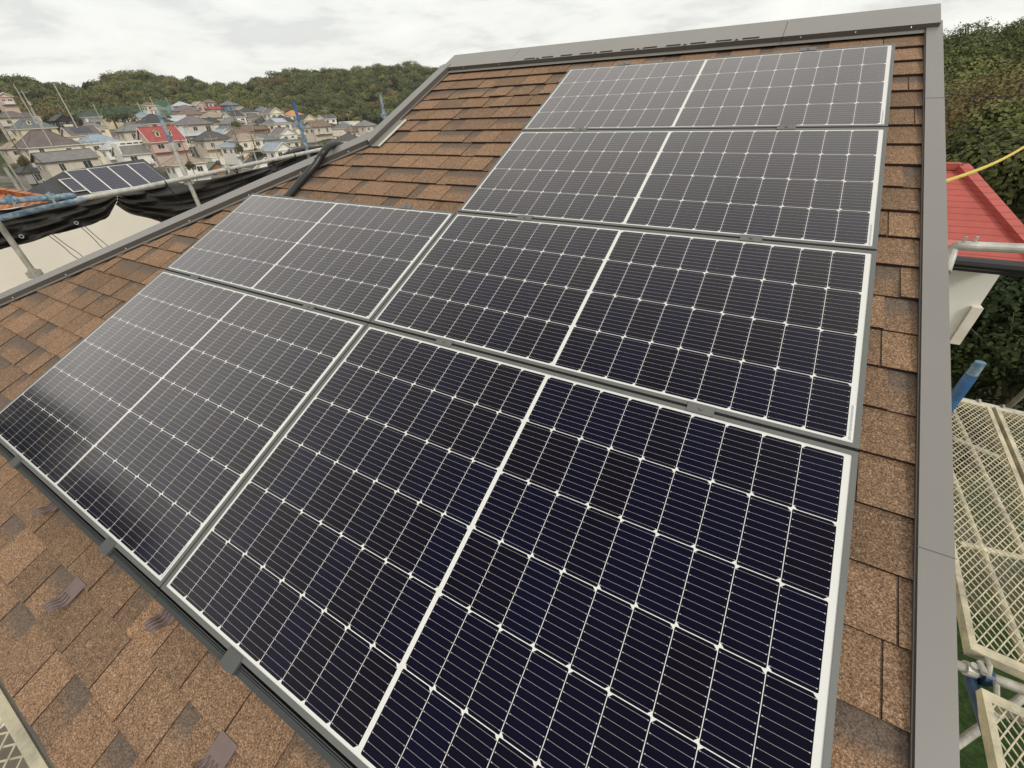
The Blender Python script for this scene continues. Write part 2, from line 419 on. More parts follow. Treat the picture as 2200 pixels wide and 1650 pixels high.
# deck under the shingles and the far slope
b = MB()
pl = [(verge_u(EAVE_V) - .05, EAVE_V), (1.90, EAVE_V), (1.90, RIDGE_V), (-1.30, RIDGE_V), (-1.30, 2.655)]
b.face([RP(u, v, WS - .016) for u, v in pl]); b.face([RP(u, v, WS - .15) for u, v in pl][::-1])
for i in range(5):
    a, c = pl[i], pl[(i + 1) % 5]
    b.face([RP(*a, WS - .15), RP(*c, WS - .15), RP(*c, WS - .016), RP(*a, WS - .016)])
b.build('roof_deck', M['lipdark'], house)
rt = RP(0, RIDGE_V, WS - .02)
b = MB()
b.hexa([Vector((-1.3, rt.y + .02, -7)), Vector((1.88, rt.y + .02, -7)), Vector((1.88, rt.y + 3.0, -7)), Vector((-1.3, rt.y + 3.0, -7)),
        Vector((-1.3, rt.y + .02, rt.z - .16)), Vector((1.88, rt.y + .02, rt.z - .16)), Vector((1.88, rt.y + 3.0, rt.z - 1.5)), Vector((-1.3, rt.y + 3.0, rt.z - 1.5))])
b.build('rear_roof_slope', M['shingle'], house)
b = MB()
yb, zb = RP(0, -.2, WS - .17).y, RP(0, -.2, WS - .17).z
yt, zt = RP(0, 3.85, WS - .17).y, RP(0, 3.85, WS - .17).z
b.hexa([Vector((-3.2, yb, -6.5)), Vector((1.7, yb, -6.5)), Vector((1.7, yt, -6.5)), Vector((-1.1, yt, -6.5)),
        Vector((-3.2, yb, zb)), Vector((1.7, yb, zb)), Vector((1.7, yt, zt)), Vector((-1.1, yt, zt))])
b.build('wall', WM['cream'], house)
# verge caps
def cap_profile(b, inner, outer, wtop, wlip, lip_in, drop=.12):
    n = len(inner)
    for i in range(n - 1):
        (i0, o0, l0), (i1, o1, l1) = (inner[i], outer[i], lip_in[i]), (inner[i + 1], outer[i + 1], lip_in[i + 1])
        b.face([RP(*i0, wtop), RP(*i1, wtop), RP(*o1, wtop), RP(*o0, wtop)])
        b.face([RP(*o0, wtop), RP(*o1, wtop), RP(*o1, wtop - drop), RP(*o0, wtop - drop)])
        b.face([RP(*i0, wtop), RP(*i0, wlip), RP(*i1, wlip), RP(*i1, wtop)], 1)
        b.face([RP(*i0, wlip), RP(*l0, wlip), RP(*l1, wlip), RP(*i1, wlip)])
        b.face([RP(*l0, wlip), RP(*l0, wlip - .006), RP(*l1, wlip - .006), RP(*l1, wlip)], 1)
    for k in (0, -1):
        b.face([RP(*inner[k], wtop), RP(*outer[k], wtop), RP(*outer[k], wtop - .06), RP(*inner[k], wtop - .06)])
def capmesh(name, inner, outer, lip, wtop, label=None):
    b = MB(); cap_profile(b, inner, outer, wtop, WS + .009, lip)
    o = b.build(name, [M['flash'], M['lipdark']], house)
    if label: o['label'] = label
    return o
capmesh('verge_cap', [(1.866, 3.86), (1.873, -.52)], [(1.932, 3.86), (1.938, -.52)], [(1.864, 3.86), (1.871, -.52)], -.066, 'straight grey metal verge cap along the right edge')
capmesh('verge_cap', [(-1.240, 2.64), (-1.240, 3.84)], [(-1.322, 2.70), (-1.322, 3.84)], [(-1.222, 2.64), (-1.222, 3.84)], -.043, 'short grey metal verge cap below the ridge')
capmesh('verge_cap', [(-4.40, -.63), (-3.24, .575), (-1.862, 2.060), (-1.250, 2.700)], [(-4.50, -.60), (-3.341, .612), (-1.952, 2.140), (-1.330, 2.775)],
        [(-4.385, -.645), (-3.222, .556), (-1.844, 2.040), (-1.232, 2.680)], -.046, 'slanting grey metal verge cap along the left edge')
for v in (3.05, .965):                       # seams
    b = MB(); b.box(1.8675, 1.9385, v, v + .0016, -.0662, -.0650, T=lambda q: RP(*q)); b.build('cap_seam', M['lipdark'], house)
b = MB(); b.hexa([RP(-1.222, 2.63, WS + .012), RP(-1.155, 2.63, WS + .012), RP(-1.155, 2.99, WS + .012), RP(-1.222, 2.99, WS + .012),
                  RP(-1.222, 2.63, WS + .014), RP(-1.155, 2.63, WS + .014), RP(-1.155, 2.99, WS + .014), RP(-1.222, 2.99, WS + .014)])
b.hexa([RP(-1.155, 2.63, WS + .010), RP(-1.148, 2.63, WS + .010), RP(-1.148, 2.99, WS + .010), RP(-1.155, 2.99, WS + .010),
        RP(-1.155, 2.63, WS + .019), RP(-1.148, 2.63, WS + .019), RP(-1.148, 2.99, WS + .019), RP(-1.155, 2.99, WS + .019)], 1)
b.build('flashing_plate', [M['flash'], M['trim']], house)
# ridge cap with vent slots
wr = -.046
rs0, rs1, rm = 3.778, 4.016, -.58
b = MB()
def RB(u0, u1):
    b.face([RP(u0, rs0, wr), RP(u1, rs0, wr), RP(u1, rs1, wr), RP(u0, rs1, wr)])
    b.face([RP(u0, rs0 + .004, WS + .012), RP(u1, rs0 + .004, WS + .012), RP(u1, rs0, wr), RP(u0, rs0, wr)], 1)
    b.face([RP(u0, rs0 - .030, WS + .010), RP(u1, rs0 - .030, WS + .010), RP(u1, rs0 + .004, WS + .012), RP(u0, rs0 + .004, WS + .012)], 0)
    p, q = RP(u0, rs1, wr), RP(u1, rs1, wr)
    b.face([p, q, q + Vector((0, .10, -.02)), p + Vector((0, .10, -.02))])
    b.face([p + Vector((0, .10, -.02)), q + Vector((0, .10, -.02)), q + Vector((0, .10, -.20)), p + Vector((0, .10, -.20))])
for u0, u1 in ((-1.308, -.6465), (-.644, 1.2055), (1.208, 1.916)): RB(u0, u1)
for u in (-1.308, 1.916):
    p = [RP(u, rs0, wr), RP(u, rs1, wr), RP(u, rs1, wr) + Vector((0, .10, -.02)), RP(u, rs1, wr) + Vector((0, .10, -.20)), RP(u, rs0, WS)]
    b.face(p if u > 0 else p[::-1])
b.build('ridge_cap', [M['ridge'], M['ridgeface']], house)
for i in range(11):
    u = -.520 + i * .151
    b = MB()
    for k in range(3): b.box(u, u + .092, rs0 + .010 + k * .0072, rs0 + .0145 + k * .0072, wr - .001, wr + .0012, T=lambda q: RP(*q))
    b.build('vent_slot', M['slot'], house)
for u in (-.400, .053, .355, .657, .959):
    b = MB()
    p = [RP(u - .014, rs0 + .004, wr + .0015), RP(u + .014, rs0 + .004, wr + .0015), RP(u, rs0 + .018, wr + .004)]
    b.face(p); b.face([p[0], p[2], RP(u, rs0 + .004, wr + .008)]); b.face([p[2], p[1], RP(u, rs0 + .004, wr + .008)])
    b.build('vent_louvre', M['slot'], house)
def screw(P_, r=.0055):
    b = MB(); n = Vector((0, -ST, CT))
    b.tube([P_ - n * .001, P_ + n * .003, P_ + n * .005], [r, r, r * .4], 8); b.build('screw', M['screw'], house)
for u in (-1.24, -1.08, -.74, 1.30, 1.56, 1.80): screw(RP(u, rs0 + .002, WS + .026), .0038)
for t_ in (.03, .17, .33, .50, .66, .80, .93):
    screw(RP(-3.24 + t_ * 1.99 + .014, .575 + t_ * 2.125 - .014, WS + .022), .005)

# ================================================================ SOLAR PANELS
GU, GV = .0072, .0103
panel_group = 'solar panels mounted on the shingle roof'
rows = [0, H6 + GV, H6 + H4 + 2 * GV, H6 + 2 * H4 + 3 * GV]
def make_panel(kind):
    H = H6 if kind == 6 else H4
    root = bpy.data.objects.new('solar_panel', None); link(root); root.empty_display_size = .1
    fw, d = .0125, .035
    b = MB()
    for (x0, x1, y0, y1) in ((0, PW, 0, fw), (0, PW, H - fw, H), (0, fw, fw, H - fw), (PW - fw, PW, fw, H - fw)):
        b.box(x0, x1, y0, y1, -d, 0)
    b.build('frame', M['frame'], root)
    b = MB(); b.box(fw - .001, PW - fw + .001, fw - .001, H - fw + .001, -.0065, -.0020)
    g = b.build('cell_glass', M['cell6' if kind == 6 else 'cell4'], root)
    b = MB(); b.box(-.0046, .0046, -.055, .055, 0, .0005)
    b.build('serial_label', M['label'], g, loc=(PW - .0125 - .0062, .075, -.0019))
    return root
def copy_tree(o, parent=None):
    c = o.copy(); COL.objects.link(c); c.parent = parent
    for ch in list(o.children): copy_tree(ch, c)
    return c
p6, p4 = make_panel(6), make_panel(4)
plist = [(p6, 0, 0, 'largest nearest solar panel with six cell rows, in the right bottom corner of the array'),
         (p6, -PW - GU, 0, 'six row solar panel at the bottom left of the array reflecting pale sky'),
         (p4, 0, 1, 'four row solar panel directly above the nearest panel, second row of the right column'),
         (p4, 0, 2, 'four row solar panel in the third row, between two panels of the right column'),
         (p4, 0, 3, 'uppermost four row solar panel just below the grey ridge cap'),
         (p4, -PW - GU, 1, 'four row solar panel at the upper left of the array beside the black conduit')]
seen = set()
for proto, u, r_, lab in plist:
    o = proto if proto.name not in seen else copy_tree(proto); seen.add(proto.name)
    o.matrix_world = ROOF_M @ Matrix.Translation((u, rows[r_], 0))
    tag(o, lab, 'solar panel', panel_group)
# clamps between the rows
cl = [(.403, 1, 'middle'), (1.343, 1, 'middle'), (.392, 2, ''), (1.345, 2, ''), (.372, 3, ''), (1.357, 3, ''), (.369, 4, ''), (1.355, 4, ''),
      (-1.389, 1, ''), (-.396, 1, ''), (-1.433, 5, ''), (-.342, 5, '')]
cb = MB()
cb.box(-.037, .037, -.0165, .0165, -.002, .0028); cb.box(-.034, .034, -.0045, .0045, -.045, -.002); cb.tube([(0, 0, .0028), (0, 0, .0060)], .0055, 8)
clab = {(.403, 1): 'grey clamp between nearest right panel and the one above, left of the pair', (1.343, 1): 'grey clamp between nearest right panel and the one above, right of the pair',
        (.392, 2): 'grey clamp between second and third row panels, left of the pair', (1.345, 2): 'grey clamp between second and third row panels, right of the pair',
        (.372, 3): 'grey clamp between third and uppermost panels, left of the pair', (1.357, 3): 'grey clamp between third and uppermost panels, right of the pair',
        (.369, 4): 'grey clamp on the top edge of the uppermost panel, farther left', (1.355, 4): 'grey clamp on the top edge of the uppermost panel, near the right end',
        (-1.389, 1): 'grey clamp between the two left panels near the left verge', (-.396, 1): 'grey clamp between the two left panels near the column joint',
        (-1.433, 5): 'grey clamp on the top edge of upper left panel beside the conduit', (-.342, 5): 'grey clamp on the top edge of upper left panel, away from conduit'}
cproto = None
vrow = {1: H6 + GV / 2, 2: rows[2] - GV / 2, 3: rows[3] - GV / 2, 4: rows[3] + H4 + .006, 5: rows[1] + H4 + .006}
for u, k, _ in cl:
    if cproto is None: o = cproto = cb.build('panel_clamp', M['frame'])
    else: o = cproto.copy(); COL.objects.link(o)
    o.matrix_world = ROOF_M @ Matrix.Translation((u, vrow[k], 0.0))
    tag(o, clab[(u, k)], 'clamp', 'panel clamps')
# black rails in the gaps under the panels
for u0, u1, v, lab in ((.004, PW - .004, rows[1] - GV / 2, 'black mounting rail in the gap above the nearest right panel'),
                       (.004, PW - .004, rows[2] - GV / 2, 'black mounting rail in the gap below the third row panel'),
                       (.004, PW - .004, rows[3] - GV / 2, 'black mounting rail in the gap below the uppermost panel'),
                       (-PW - GU + .004, -GU - .004, rows[1] - GV / 2, 'black mounting rail in the gap between the two left panels')):
    b = MB(); b.box(u0, u1, v - .00505, v + .00505, WS + .004, -.0045, T=lambda q: RP(*q))
    tag(b.build('mounting_rail', M['gapblack']), lab, 'rail', 'mounting rails')
# front skirt along the lower edge of the array
for u0, u1, cu, lab in ((-PW - GU, -GU / 2 - .001, (-1.237, -.345), 'dark grooved front skirt below the left bottom panel'), (-GU / 2 + .001, PW, (.400, 1.345), 'dark grooved front skirt below the right bottom panel')):
    t = thing('front_skirt', RP(u0, 0, 0), lab, 'panel skirt', 'front skirts of the array')
    b = MB()
    T = lambda q: RP(*q) - RP(u0, 0, 0)
    b.box(u0, u1, -.0115, -.0085, -.040, -.006, T=T)
    b.box(u0, u1, -.0170, -.0140, -.040, -.007, T=T)
    b.box(u0, u1, -.0335, -.0195, -.014, -.010, T=T)
    b.box(u0, u1, -.0335, -.0305, -.062, -.014, T=T)
    b.box(u0, u1, -.0300, -.0050, -.046, -.041, 1, T=T)
    b.build('channel', [M['skirt'], M['gapblack']], t)
    for c in cu:
        b = MB(); b.box(c - .030, c + .030, -.0346, .0095, -.009, .0018, T=T); b.box(c - .030, c + .030, -.0356, -.0340, -.050, -.009, T=T)
        b.build('end_clamp', M['clamp'], t)
# snow guards: brown strips folded up at the lower end
def snow_guard(u, v, lab):
    t = thing('snow_guard', RP(u, v, WS + .007), lab, 'snow guard', 'snow guards on the shingles')
    T = lambda q: RP(*q) - RP(0, 0, 0)
    def sheet(prof, hw0, hw1):
        b = MB()
        for i in range(len(prof) - 1):
            (v0, w0), (v1, w1) = prof[i], prof[i + 1]
            h0 = hw0 + (hw1 - hw0) * i / (len(prof) - 1); h1 = hw0 + (hw1 - hw0) * (i + 1) / (len(prof) - 1)
            b.hexa([T((-h1, v1, w1 - .0012)), T((h1, v1, w1 - .0012)), T((h0, v0, w0 - .0012)), T((-h0, v0, w0 - .0012)),
                    T((-h1, v1, w1 + .0012)), T((h1, v1, w1 + .0012)), T((h0, v0, w0 + .0012)), T((-h0, v0, w0 + .0012))])
        return b
    sheet([(.012, -.001), (-.030, .0), (-.052, .001)], .036, .034).build('strip', M['snow'], t)
    cu = [(-.052, .001), (-.060, .003), (-.067, .009), (-.072, .018), (-.080, .027), (-.092, .030)]
    sheet(cu, .034, .028).build('upturned_lip', M['snow'], t)
    for s_ in (-.021, -.004, .013):
        b = MB(); b.tube([T((s_ * (1 - .1 * (i > 3)), a, c + .003)) for i, (a, c) in enumerate([(-.040, .000)] + cu)], [.002, .004, .005, .0055, .005, .004, .0025], 8)
        b.build('rib', M['snow'], t, smooth=True)
snow_guard(-.915, -.022, 'brown metal snow guard at the far left, half under the panel skirt')
snow_guard(-.442, -.176, 'brown metal snow guard lying clear on the shingles left of the skirt')
snow_guard(.014, -.022, 'brown metal snow guard just below the skirt near the panel joint')
snow_guard(.476, -.176, 'brown metal snow guard at the bottom edge of the picture')
# conduit over the verge
cpts = [RP(-1.468, 1.90, -.058), RP(-1.484, 1.992, -.058), RP(-1.515, 2.12, -.058), RP(-1.522, 2.238, -.053), RP(-1.510, 2.331, -.038), RP(-1.500, 2.385, -.020), RP(-1.485, 2.425, -.004), RP(-1.500, 2.485, -.004), RP(-1.528, 2.553, -.022), RP(-1.56, 2.625, -.056), RP(-1.60, 2.69, -.11), RP(-1.63, 2.74, -.25)]
t = thing('conduit', cpts[0], 'black flexible conduit running from the panels over the slanting verge', 'conduit')
cc = smooth_curve(cpts, 22)
b = MB(); b.tube([p - cpts[0] for p in cc], [.0238 + .0008 * (i % 2) for i in range(len(cc))], 14); b.build('hose', M['pipe'], t, smooth=True)
b = MB(); i = len(cc) * 8 // 20; b.tube([cc[i] - cpts[0], cc[i + 2] - cpts[0]], .0285, 12); b.bar(RP(-1.56, 2.355, -.040) - cpts[0], RP(-1.45, 2.375, -.040) - cpts[0], .03, .005); b.build('saddle', M['pipe'], t)

# ================================================================ SCAFFOLD AROUND THE HOUSE
XS = -4.85
PR = .0243
def post(name, p_lo, z0, z1, zs, mat_lo, mat_hi, lab, joints, r=PR):
    t = thing(name, (p_lo.x, p_lo.y, z0), lab, 'scaffold pole', 'upright scaffold poles')
    b = MB(); b.tube([(0, 0, 0), (0, 0, zs - z0)], r, 14); b.build('pole', mat_lo, t, smooth=False)
    b = MB(); b.tube([(0, 0, zs - z0), (0, 0, z1 - z0 - .03), (0, 0, z1 - z0)], [r * .86, r * .86, r * .80], 14); b.build('spigot', mat_hi, t)
    for zj in joints:
        b = MB(); b.tube([(0, 0, zj - z0 - .045), (0, 0, zj - z0 + .045)], r * 1.32, 14)
        for a in range(4):
            w = a * math.pi / 2 + .3
            b.box(-.014, .014, r * 1.1, r * 2.5, zj - z0 - .03, zj - z0 + .03, T=lambda q, w=w: Vector((q.x * math.cos(w) - q.y * math.sin(w), q.x * math.sin(w) + q.y * math.cos(w), q.z)))
        b.build('coupler', mat_lo, t)
    return t
GZ = -6.5
pBL, pL, pM, pR = at_x(45, 547, XS), at_x(404, 388, XS), at_x(645, 270, XS), at_x(821, 226, XS)
post('scaffold_post', pBL, GZ, at_x(-20, 450, XS).z, at_x(-15, 455, XS).z, M['galvdirty'], M['blue'], 'grey scaffold pole crossing the cream wall at the left edge', (at_x(75, 588, XS).z,))
post('scaffold_post', pL, GZ, at_x(343, 236, XS).z, at_x(385, 318, XS).z, M['galv'], M['blue'], 'scaffold pole with long blue spigot in front of the red dormer roof', (at_x(410, 388, XS).z, at_x(380, 315, XS).z))
post('scaffold_post', pM, GZ, at_x(629.5, 216, XS).z, at_x(646, 274, XS).z, M['blue'], M['bluedeep'], 'bright blue scaffold pole end rising beside the black conduit', (at_x(645, 270, XS).z,))
post('scaffold_post', pR, GZ, at_x(817, 200.5, XS).z, at_x(821, 222, XS).z, M['blue'], M['blue'], 'short pale blue scaffold pole end against the woods near the ridge', (at_x(824.5, 248, XS).z,))
def pipe(pts, lab, mat, caps=(), clamps=(), r=PR):
    t = thing('scaffold_rail', pts[0], lab, 'scaffold pipe', 'horizontal scaffold pipes')
    b = MB(); b.tube([p - pts[0] for p in pts], r, 14); b.build('pipe', mat, t)
    d = (pts[-1] - pts[0])
    for c in caps:
        e = pts[-1] - pts[0]; b = MB(); dn = d.normalized(); b.tube([e - dn * .03, e + dn * .03, e + dn * .06], [r * 1.15, r * 1.15, r * .7], 14); b.build('end_cap', M['bluedeep'] if c == 1 else M['blue'], t)
    for c in clamps:
        e = d * c; b = MB(); dn = d.normalized(); b.tube([e - dn * .03, e + dn * .03], r * 1.45, 10); b.tube([e + Vector((.03, 0, -.05)), e + Vector((.03, 0, .05))], .012, 6); b.build('clamp_band', mat, t)
    return t
XR = XS + .05
pipe([at_x(150, 431, XR), at_x(295, 405, XR), at_x(520, 357, XR), at_x(690, 321, XR), at_x(900, 275, XR)], 'pale scaffold pipe running behind the poles above the black sheet', M['galv'], (), (.30, .62))
pipe([at_x(-60, 437, XR + .25), at_x(20, 432, XR + .25), at_x(146, 421.5, XR + .25)], 'bluish scaffold pipe with capped end in front of the orange roof', M['blue'], (0,), (.38, .80))
pipe([at_x(-60, 480, XR + .12), at_x(0, 469, XR + .12), at_x(95, 447, XR + .12), at_x(180, 428, XR + .12)], 'lower bluish scaffold pipe half wrapped by the black sheet', M['blue'], (), ())
# black mesh sheet gathered along the pipe
def tarp(name, top, bot, lab, gathers, XT, seed, amp=.07):
    n = 120; mrow = 26
    tp = smooth_curve([at_x(x, y, XT) for x, y in top], 40); bp = smooth_curve([at_x(x, y, XT) for x, y in bot], 40)
    def sample(c, t):
        k = t * (len(c) - 1); i = min(int(k), len(c) - 2); return c[i].lerp(c[i + 1], k - i)
    r2 = random.Random(seed); ph = [r2.random() * 6.28 for _ in range(8)]
    V = []; F = []
    for i in range(n + 1):
        s_ = i / n; a, b_ = sample(tp, s_), sample(bp, s_)
        g = min([1.0] + [abs(s_ - q) / .16 for q in gathers]); g = .22 + .78 * g
        for j in range(mrow + 1):
            t_ = j / mrow
            tt = t_ + .035 * math.sin(7 * s_ + ph[0] + 4 * t_) * (1 - abs(2 * t_ - 1))
            p = a.lerp(b_, tt)
            fold = abs(math.sin(math.pi * (3.6 * t_ + 1.3 * s_ + .5 * math.sin(5 * s_ + ph[1])))) ** .7 + .55 * math.sin(17 * t_ + 6 * s_ + ph[2]) * math.sin(9 * s_ + ph[3]) + .35 * math.sin(31 * t_ - 5 * s_ + ph[4])
            p = p + Vector((amp * g * fold + .05 * math.sin(math.pi * t_), 0, 0))
            V.append(tuple(p - Vector((XT, tp[0].y, tp[0].z))))
    for i in range(n):
        for j in range(mrow):
            k = i * (mrow + 1) + j; F.append((k, k + 1, k + mrow + 2, k + mrow + 1))
    me = bpy.data.meshes.new(name); me.from_pydata(V, [], F); me.materials.append(M['tarp']); me.polygons.foreach_set('use_smooth', [True] * len(F)); me.update()
    o = bpy.data.objects.new('sheet', me); o.location = (0, 0, 0); md = o.modifiers.new('thickness', 'SOLIDIFY'); md.thickness = .004
    t = thing(name, (XT, tp[0].y, tp[0].z), lab, 'sheet', 'gathered black sheets'); link(o, t)
    return t, tp, bp
XT = XS - .30
t1, tp1, bp1 = tarp('mesh_sheet', [(-60, 452), (20, 449), (100, 433), (180, 421), (246, 413)], [(-60, 560), (10, 531), (70, 515), (160, 489), (220, 470), (248, 437)],
                    'black mesh sheet bunched along the pipe at the left edge', (1.0,), XT, 3)
t2, tp2, bp2 = tarp('mesh_sheet', [(246, 413), (270, 411), (330, 404), (420, 389), (510, 370), (580, 356)], [(248, 439), (275, 458), (320, 469), (380, 484), (470, 462), (560, 402), (585, 375)],
                    'black mesh sheet sagging in long folds beyond the slanting verge', (0.0, 1.0), XT, 5, .085)
t3, tp3, bp3 = tarp('mesh_sheet', [(572, 352), (600, 332), (640, 318), (680, 314), (720, 320), (760, 328)], [(575, 378), (610, 372), (650, 352), (700, 340), (740, 338), (765, 340)],
                    'black mesh sheet tied off beside the blue pole and conduit', (0.0,), XT, 9, .06)
def tie(px, py, lab, ln=.35, curl=.05):
    p = at_x(px, py, XT + .12)
    t = thing('tie_string', p, lab, 'string', 'tie strings of the sheet')
    for s_ in (0, .035):
        b = MB(); b.tube(smooth_curve([(0, s_, 0), (.01, .05 + s_, -ln * .35), (.0, .09 + s_ * 1.6, -ln * .7), (.01, .15 + s_ * .2, -ln)], 6), .004, 6); b.build('cord', M['string'], t)
    b = MB(); b.tube([(0, .145, -ln), (.0, .16, -ln - .04)], .010, 6); b.build('knot', M['string'], t)
tie(103, 505, 'dark string hanging from the sheet, nearest the left edge')
tie(165, 480, 'dark looped string hanging from the sheet in front of the cream wall, middle one', .42)
tie(333, 469, 'short dark string hanging from the sheet just above the slanting verge', .20)
for px, py, lab in ((46, 508, 'small pale grommet on the black sheet, farther left'), (164, 479, 'small pale grommet on the black sheet above the middle string')):
    p = at_x(px, py, XT + .13); b = MB()
    b.tube([Vector((0,   .015 * math.cos(a), .015 * math.sin(a))) for a in [i * math.pi / 6 for i in range(13)]], .005, 6, False)
    tag(b.build('grommet', M['galv'], loc=p), lab, 'grommet', 'sheet grommets')
# ties on the pipe
for k, (px, py) in enumerate(((355, 395), (506, 366), (585, 348), (632, 335))):
    p = at_x(px, py, XR); b = MB()
    b.tube([Vector((.032 * math.cos(a), .004 * math.sin(a * .5), .032 * math.sin(a))) for a in [i * math.pi / 6 for i in range(13)]], .007, 6, False)
    b.tube([Vector((.03, 0, -.02)), Vector((.06, .03, -.16)), Vector((.05, .08, -.24))], .006, 6)
    tag(b.build('cable_tie', M['gapblack'], loc=p), ('black tie on the pipe left of the tallest blue pole', 'black tie on the pipe above the long folds', 'black tie on the pipe where the folds are gathered', 'black tie on the pipe just left of the bright blue pole')[k], 'cable tie', 'ties on the scaffold pipe')
# right side: platforms, pipes, posts seen past the verge
ZP = -1.10
def plank(name, corner, ang, wid, ln, lab, pitch=(.037, .068)):
    t = thing(name, corner, lab, 'scaffold plank', 'expanded steel scaffold planks', rotz=ang)
    b = MB()
    for x0, x1, y0, y1 in ((0, .028, 0, ln), (wid - .028, wid, 0, ln)): b.box(x0, x1, y0, y1, -.055, .004)
    for y0, y1 in ((0, .05), (ln - .05, ln)): b.box(.028, wid - .028, y0, y1, -.050, .003)
    b.build('frame', M['plank'], t)
    b = MB(); px, py = pitch; x0, x1, y0, y1 = .028, wid - .028, .05, ln - .05
    sl = py / px
    for sg in (1, -1):
        c = -((x1 - x0) * sl) - .1
        while c < (y1 - y0) + (x1 - x0) * sl + .1:
            # line y = y0 + c + sg*sl*(x-x0)
            pts = []
            for xx in (x0, x1):
                yy = y0 + c + sg * sl * (xx - x0); pts.append((xx, yy))
            (xa, ya), (xb, yb_) = pts
            if (ya < y0 and yb_ < y0) or (ya > y1 and yb_ > y1): c += py; continue
            def clip(xa, ya, xb, yb_):
                for lim, up in ((y0, 0), (y1, 1)):
                    for _ in (0,):
                        if (not up and ya < lim) or (up and ya > lim): k = (lim - ya) / (yb_ - ya); xa, ya = xa + (xb - xa) * k, lim
                        if (not up and yb_ < lim) or (up and yb_ > lim): k = (lim - ya) / (yb_ - ya); xb, yb_ = xa + (xb - xa) * k, lim
                return xa, ya, xb, yb_
            xa, ya, xb, yb_ = clip(xa, ya, xb, yb_)
            if math.hypot(xb - xa, yb_ - ya) > .01:
                b.bar((xa, ya, -.001 + .0016 * sg), (xb, yb_, -.001 + .0016 * sg), .0056, .003)
            c += py
    b.build('expanded_mesh', M['plank'], t)
    for xx in (.06, wid - .06):
        for yy, sg in ((0, -1), (ln, 1)):
            b = MB(); b.tube([(xx, yy - .02 * sg, -.02), (xx, yy + .05 * sg, .005), (xx, yy + .085 * sg, -.02), (xx, yy + .085 * sg, -.05)], .011, 8); b.build('hook', M['galvdirty'], t)
    return t
ang = R(-5.0 + 180) if False else R(-5.0)
def rot(p, a): return Vector((p[0] * math.cos(a) - p[1] * math.sin(a), p[0] * math.sin(a) + p[1] * math.cos(a), 0))
dA = at_z(2085, 1395, ZP)
plank('scaffold_plank', dA + rot((0, 0), ang), ang, .48, 2.62, 'wide expanded steel plank just beyond the right verge, above the joint pipe')
plank('scaffold_plank', dA + rot((.51, 0), ang), ang, .48, 2.62, 'expanded steel plank at the right picture edge beside the wide one')
dB = at_z(2107, 1478, ZP - .03)
plank('scaffold_plank', dB + rot((.0, -1.83), ang), ang, .48, 1.83, 'expanded steel plank in the right bottom corner below the joint pipe')
# cross pipe, blue side frame, couplers near the joint
P0, P1 = at_z(2066, 1432, ZP - .06), at_z(2200, 1482, ZP - .06)
dd = (P1 - P0).normalized()
tj = thing('scaffold_rail', P0, 'grey cross pipe with round blue coupler between the planks on the right', 'scaffold pipe', 'horizontal scaffold pipes')
b = MB(); b.tube([-dd * .6, dd * 1.5], PR, 14); b.build('pipe', M['galvdirty'], tj)
b = MB(); e = dd * .075; b.tube([e - dd * .012, e - dd * .012 + dd * .024], .052, 20); b.tube([e + dd * .012, e + dd * .03], .040, 16); b.build('coupler', M['navy'], tj)
b = MB(); e = dd * .03; b.tube([e, e + Vector((0, .0, .045))], .016, 10); b.tube([e - dd * .02, e + dd * .02], .034, 12); b.build('collar', M['galv'], tj)
b = MB(); b.tube([dd * .055 + Vector((0, .03, .045)), dd * .055 + Vector((0, -.03, .050))], .013, 8); b.build('wedge', M['galv'], tj)
q0 = at_z(2078, 1440, ZP - .09); q1 = at_z(2160, 1690, ZP - .10)
pipe([q0, q1 + (q1 - q0) * 1.0], 'blue scaffold side tube running down the bottom right corner', M['navy'], (), ())
ub = at_x(2075, 822, 2.46)
post('scaffold_post', at_x(2050, 857, 2.46), GZ, at_x(2107, 778, 2.46).z, at_x(2088, 803, 2.46).z, M['bluedeep'], M['blue'], 'blue scaffold pole end standing just beyond the right verge', (), .0255)
YR = 3.05
pr = smooth_curve([at_y(2030, 585, YR - .10), at_y(2040, 556, YR - .03), at_y(2048, 536, YR), at_y(2064, 528, YR), at_y(2130, 531, YR), at_y(2330, 540, YR), at_y(2480, 547, YR)], 5)
t = pipe(pr, 'grey bent guard rail pipe in front of the red hip roof', M['galv'], (), ())
for px in (2070, 2094):
    p = at_y(px, 516, YR) - pr[0]; b = MB(); b.tube([p + Vector((0, 0, -.03)), p + Vector((.004, 0, .018))], .008, 8); b.build('pin', M['galv'], t)
# clips at the far end of the plank, lower bracing
e0 = dA + rot((0, 2.66), ang)
pipe([e0 + rot((-.25, 0), ang) + Vector((0, 0, -.03)), e0 + rot((1.6, 0), ang) + Vector((0, 0, -.03))], 'grey cross pipe at the far end of the steel planks', M['galv'], (), (.20, .27))
pipe([at_z(2260, 790, -.9), at_z(2160, 880, -1.6)], 'dull grey brace pipe behind the far plank end', M['galvdirty'], (), ())
ZL = -2.9
for (x0, y0, x1, y1, lab) in ((2045, 880, 2200, 1195, 'pale bar running under the wide steel plank, farther one'), (2048, 1030, 2195, 1400, 'pale bar running under the wide steel plank, nearer one'),
                              (2092, 1175, 2200, 1200, 'short pale cross bar seen through the wide steel plank'), (2085, 958, 2215, 1012, 'pale cross bar under the far end of the wide steel plank')):
    p, q = at_z(x0, y0, ZL), at_z(x1, y1, ZL); pipe([p - (q - p) * .3, q + (q - p) * .5], lab, M['plank'], r=.034)
p, q = at_z(2066, 1592, ZL), at_z(2108, 1562, ZL); pipe([p - (q - p) * .6, q + (q - p) * 3], 'grey pipe below the steel plank in the right bottom corner', M['galvdirty'], r=.03)
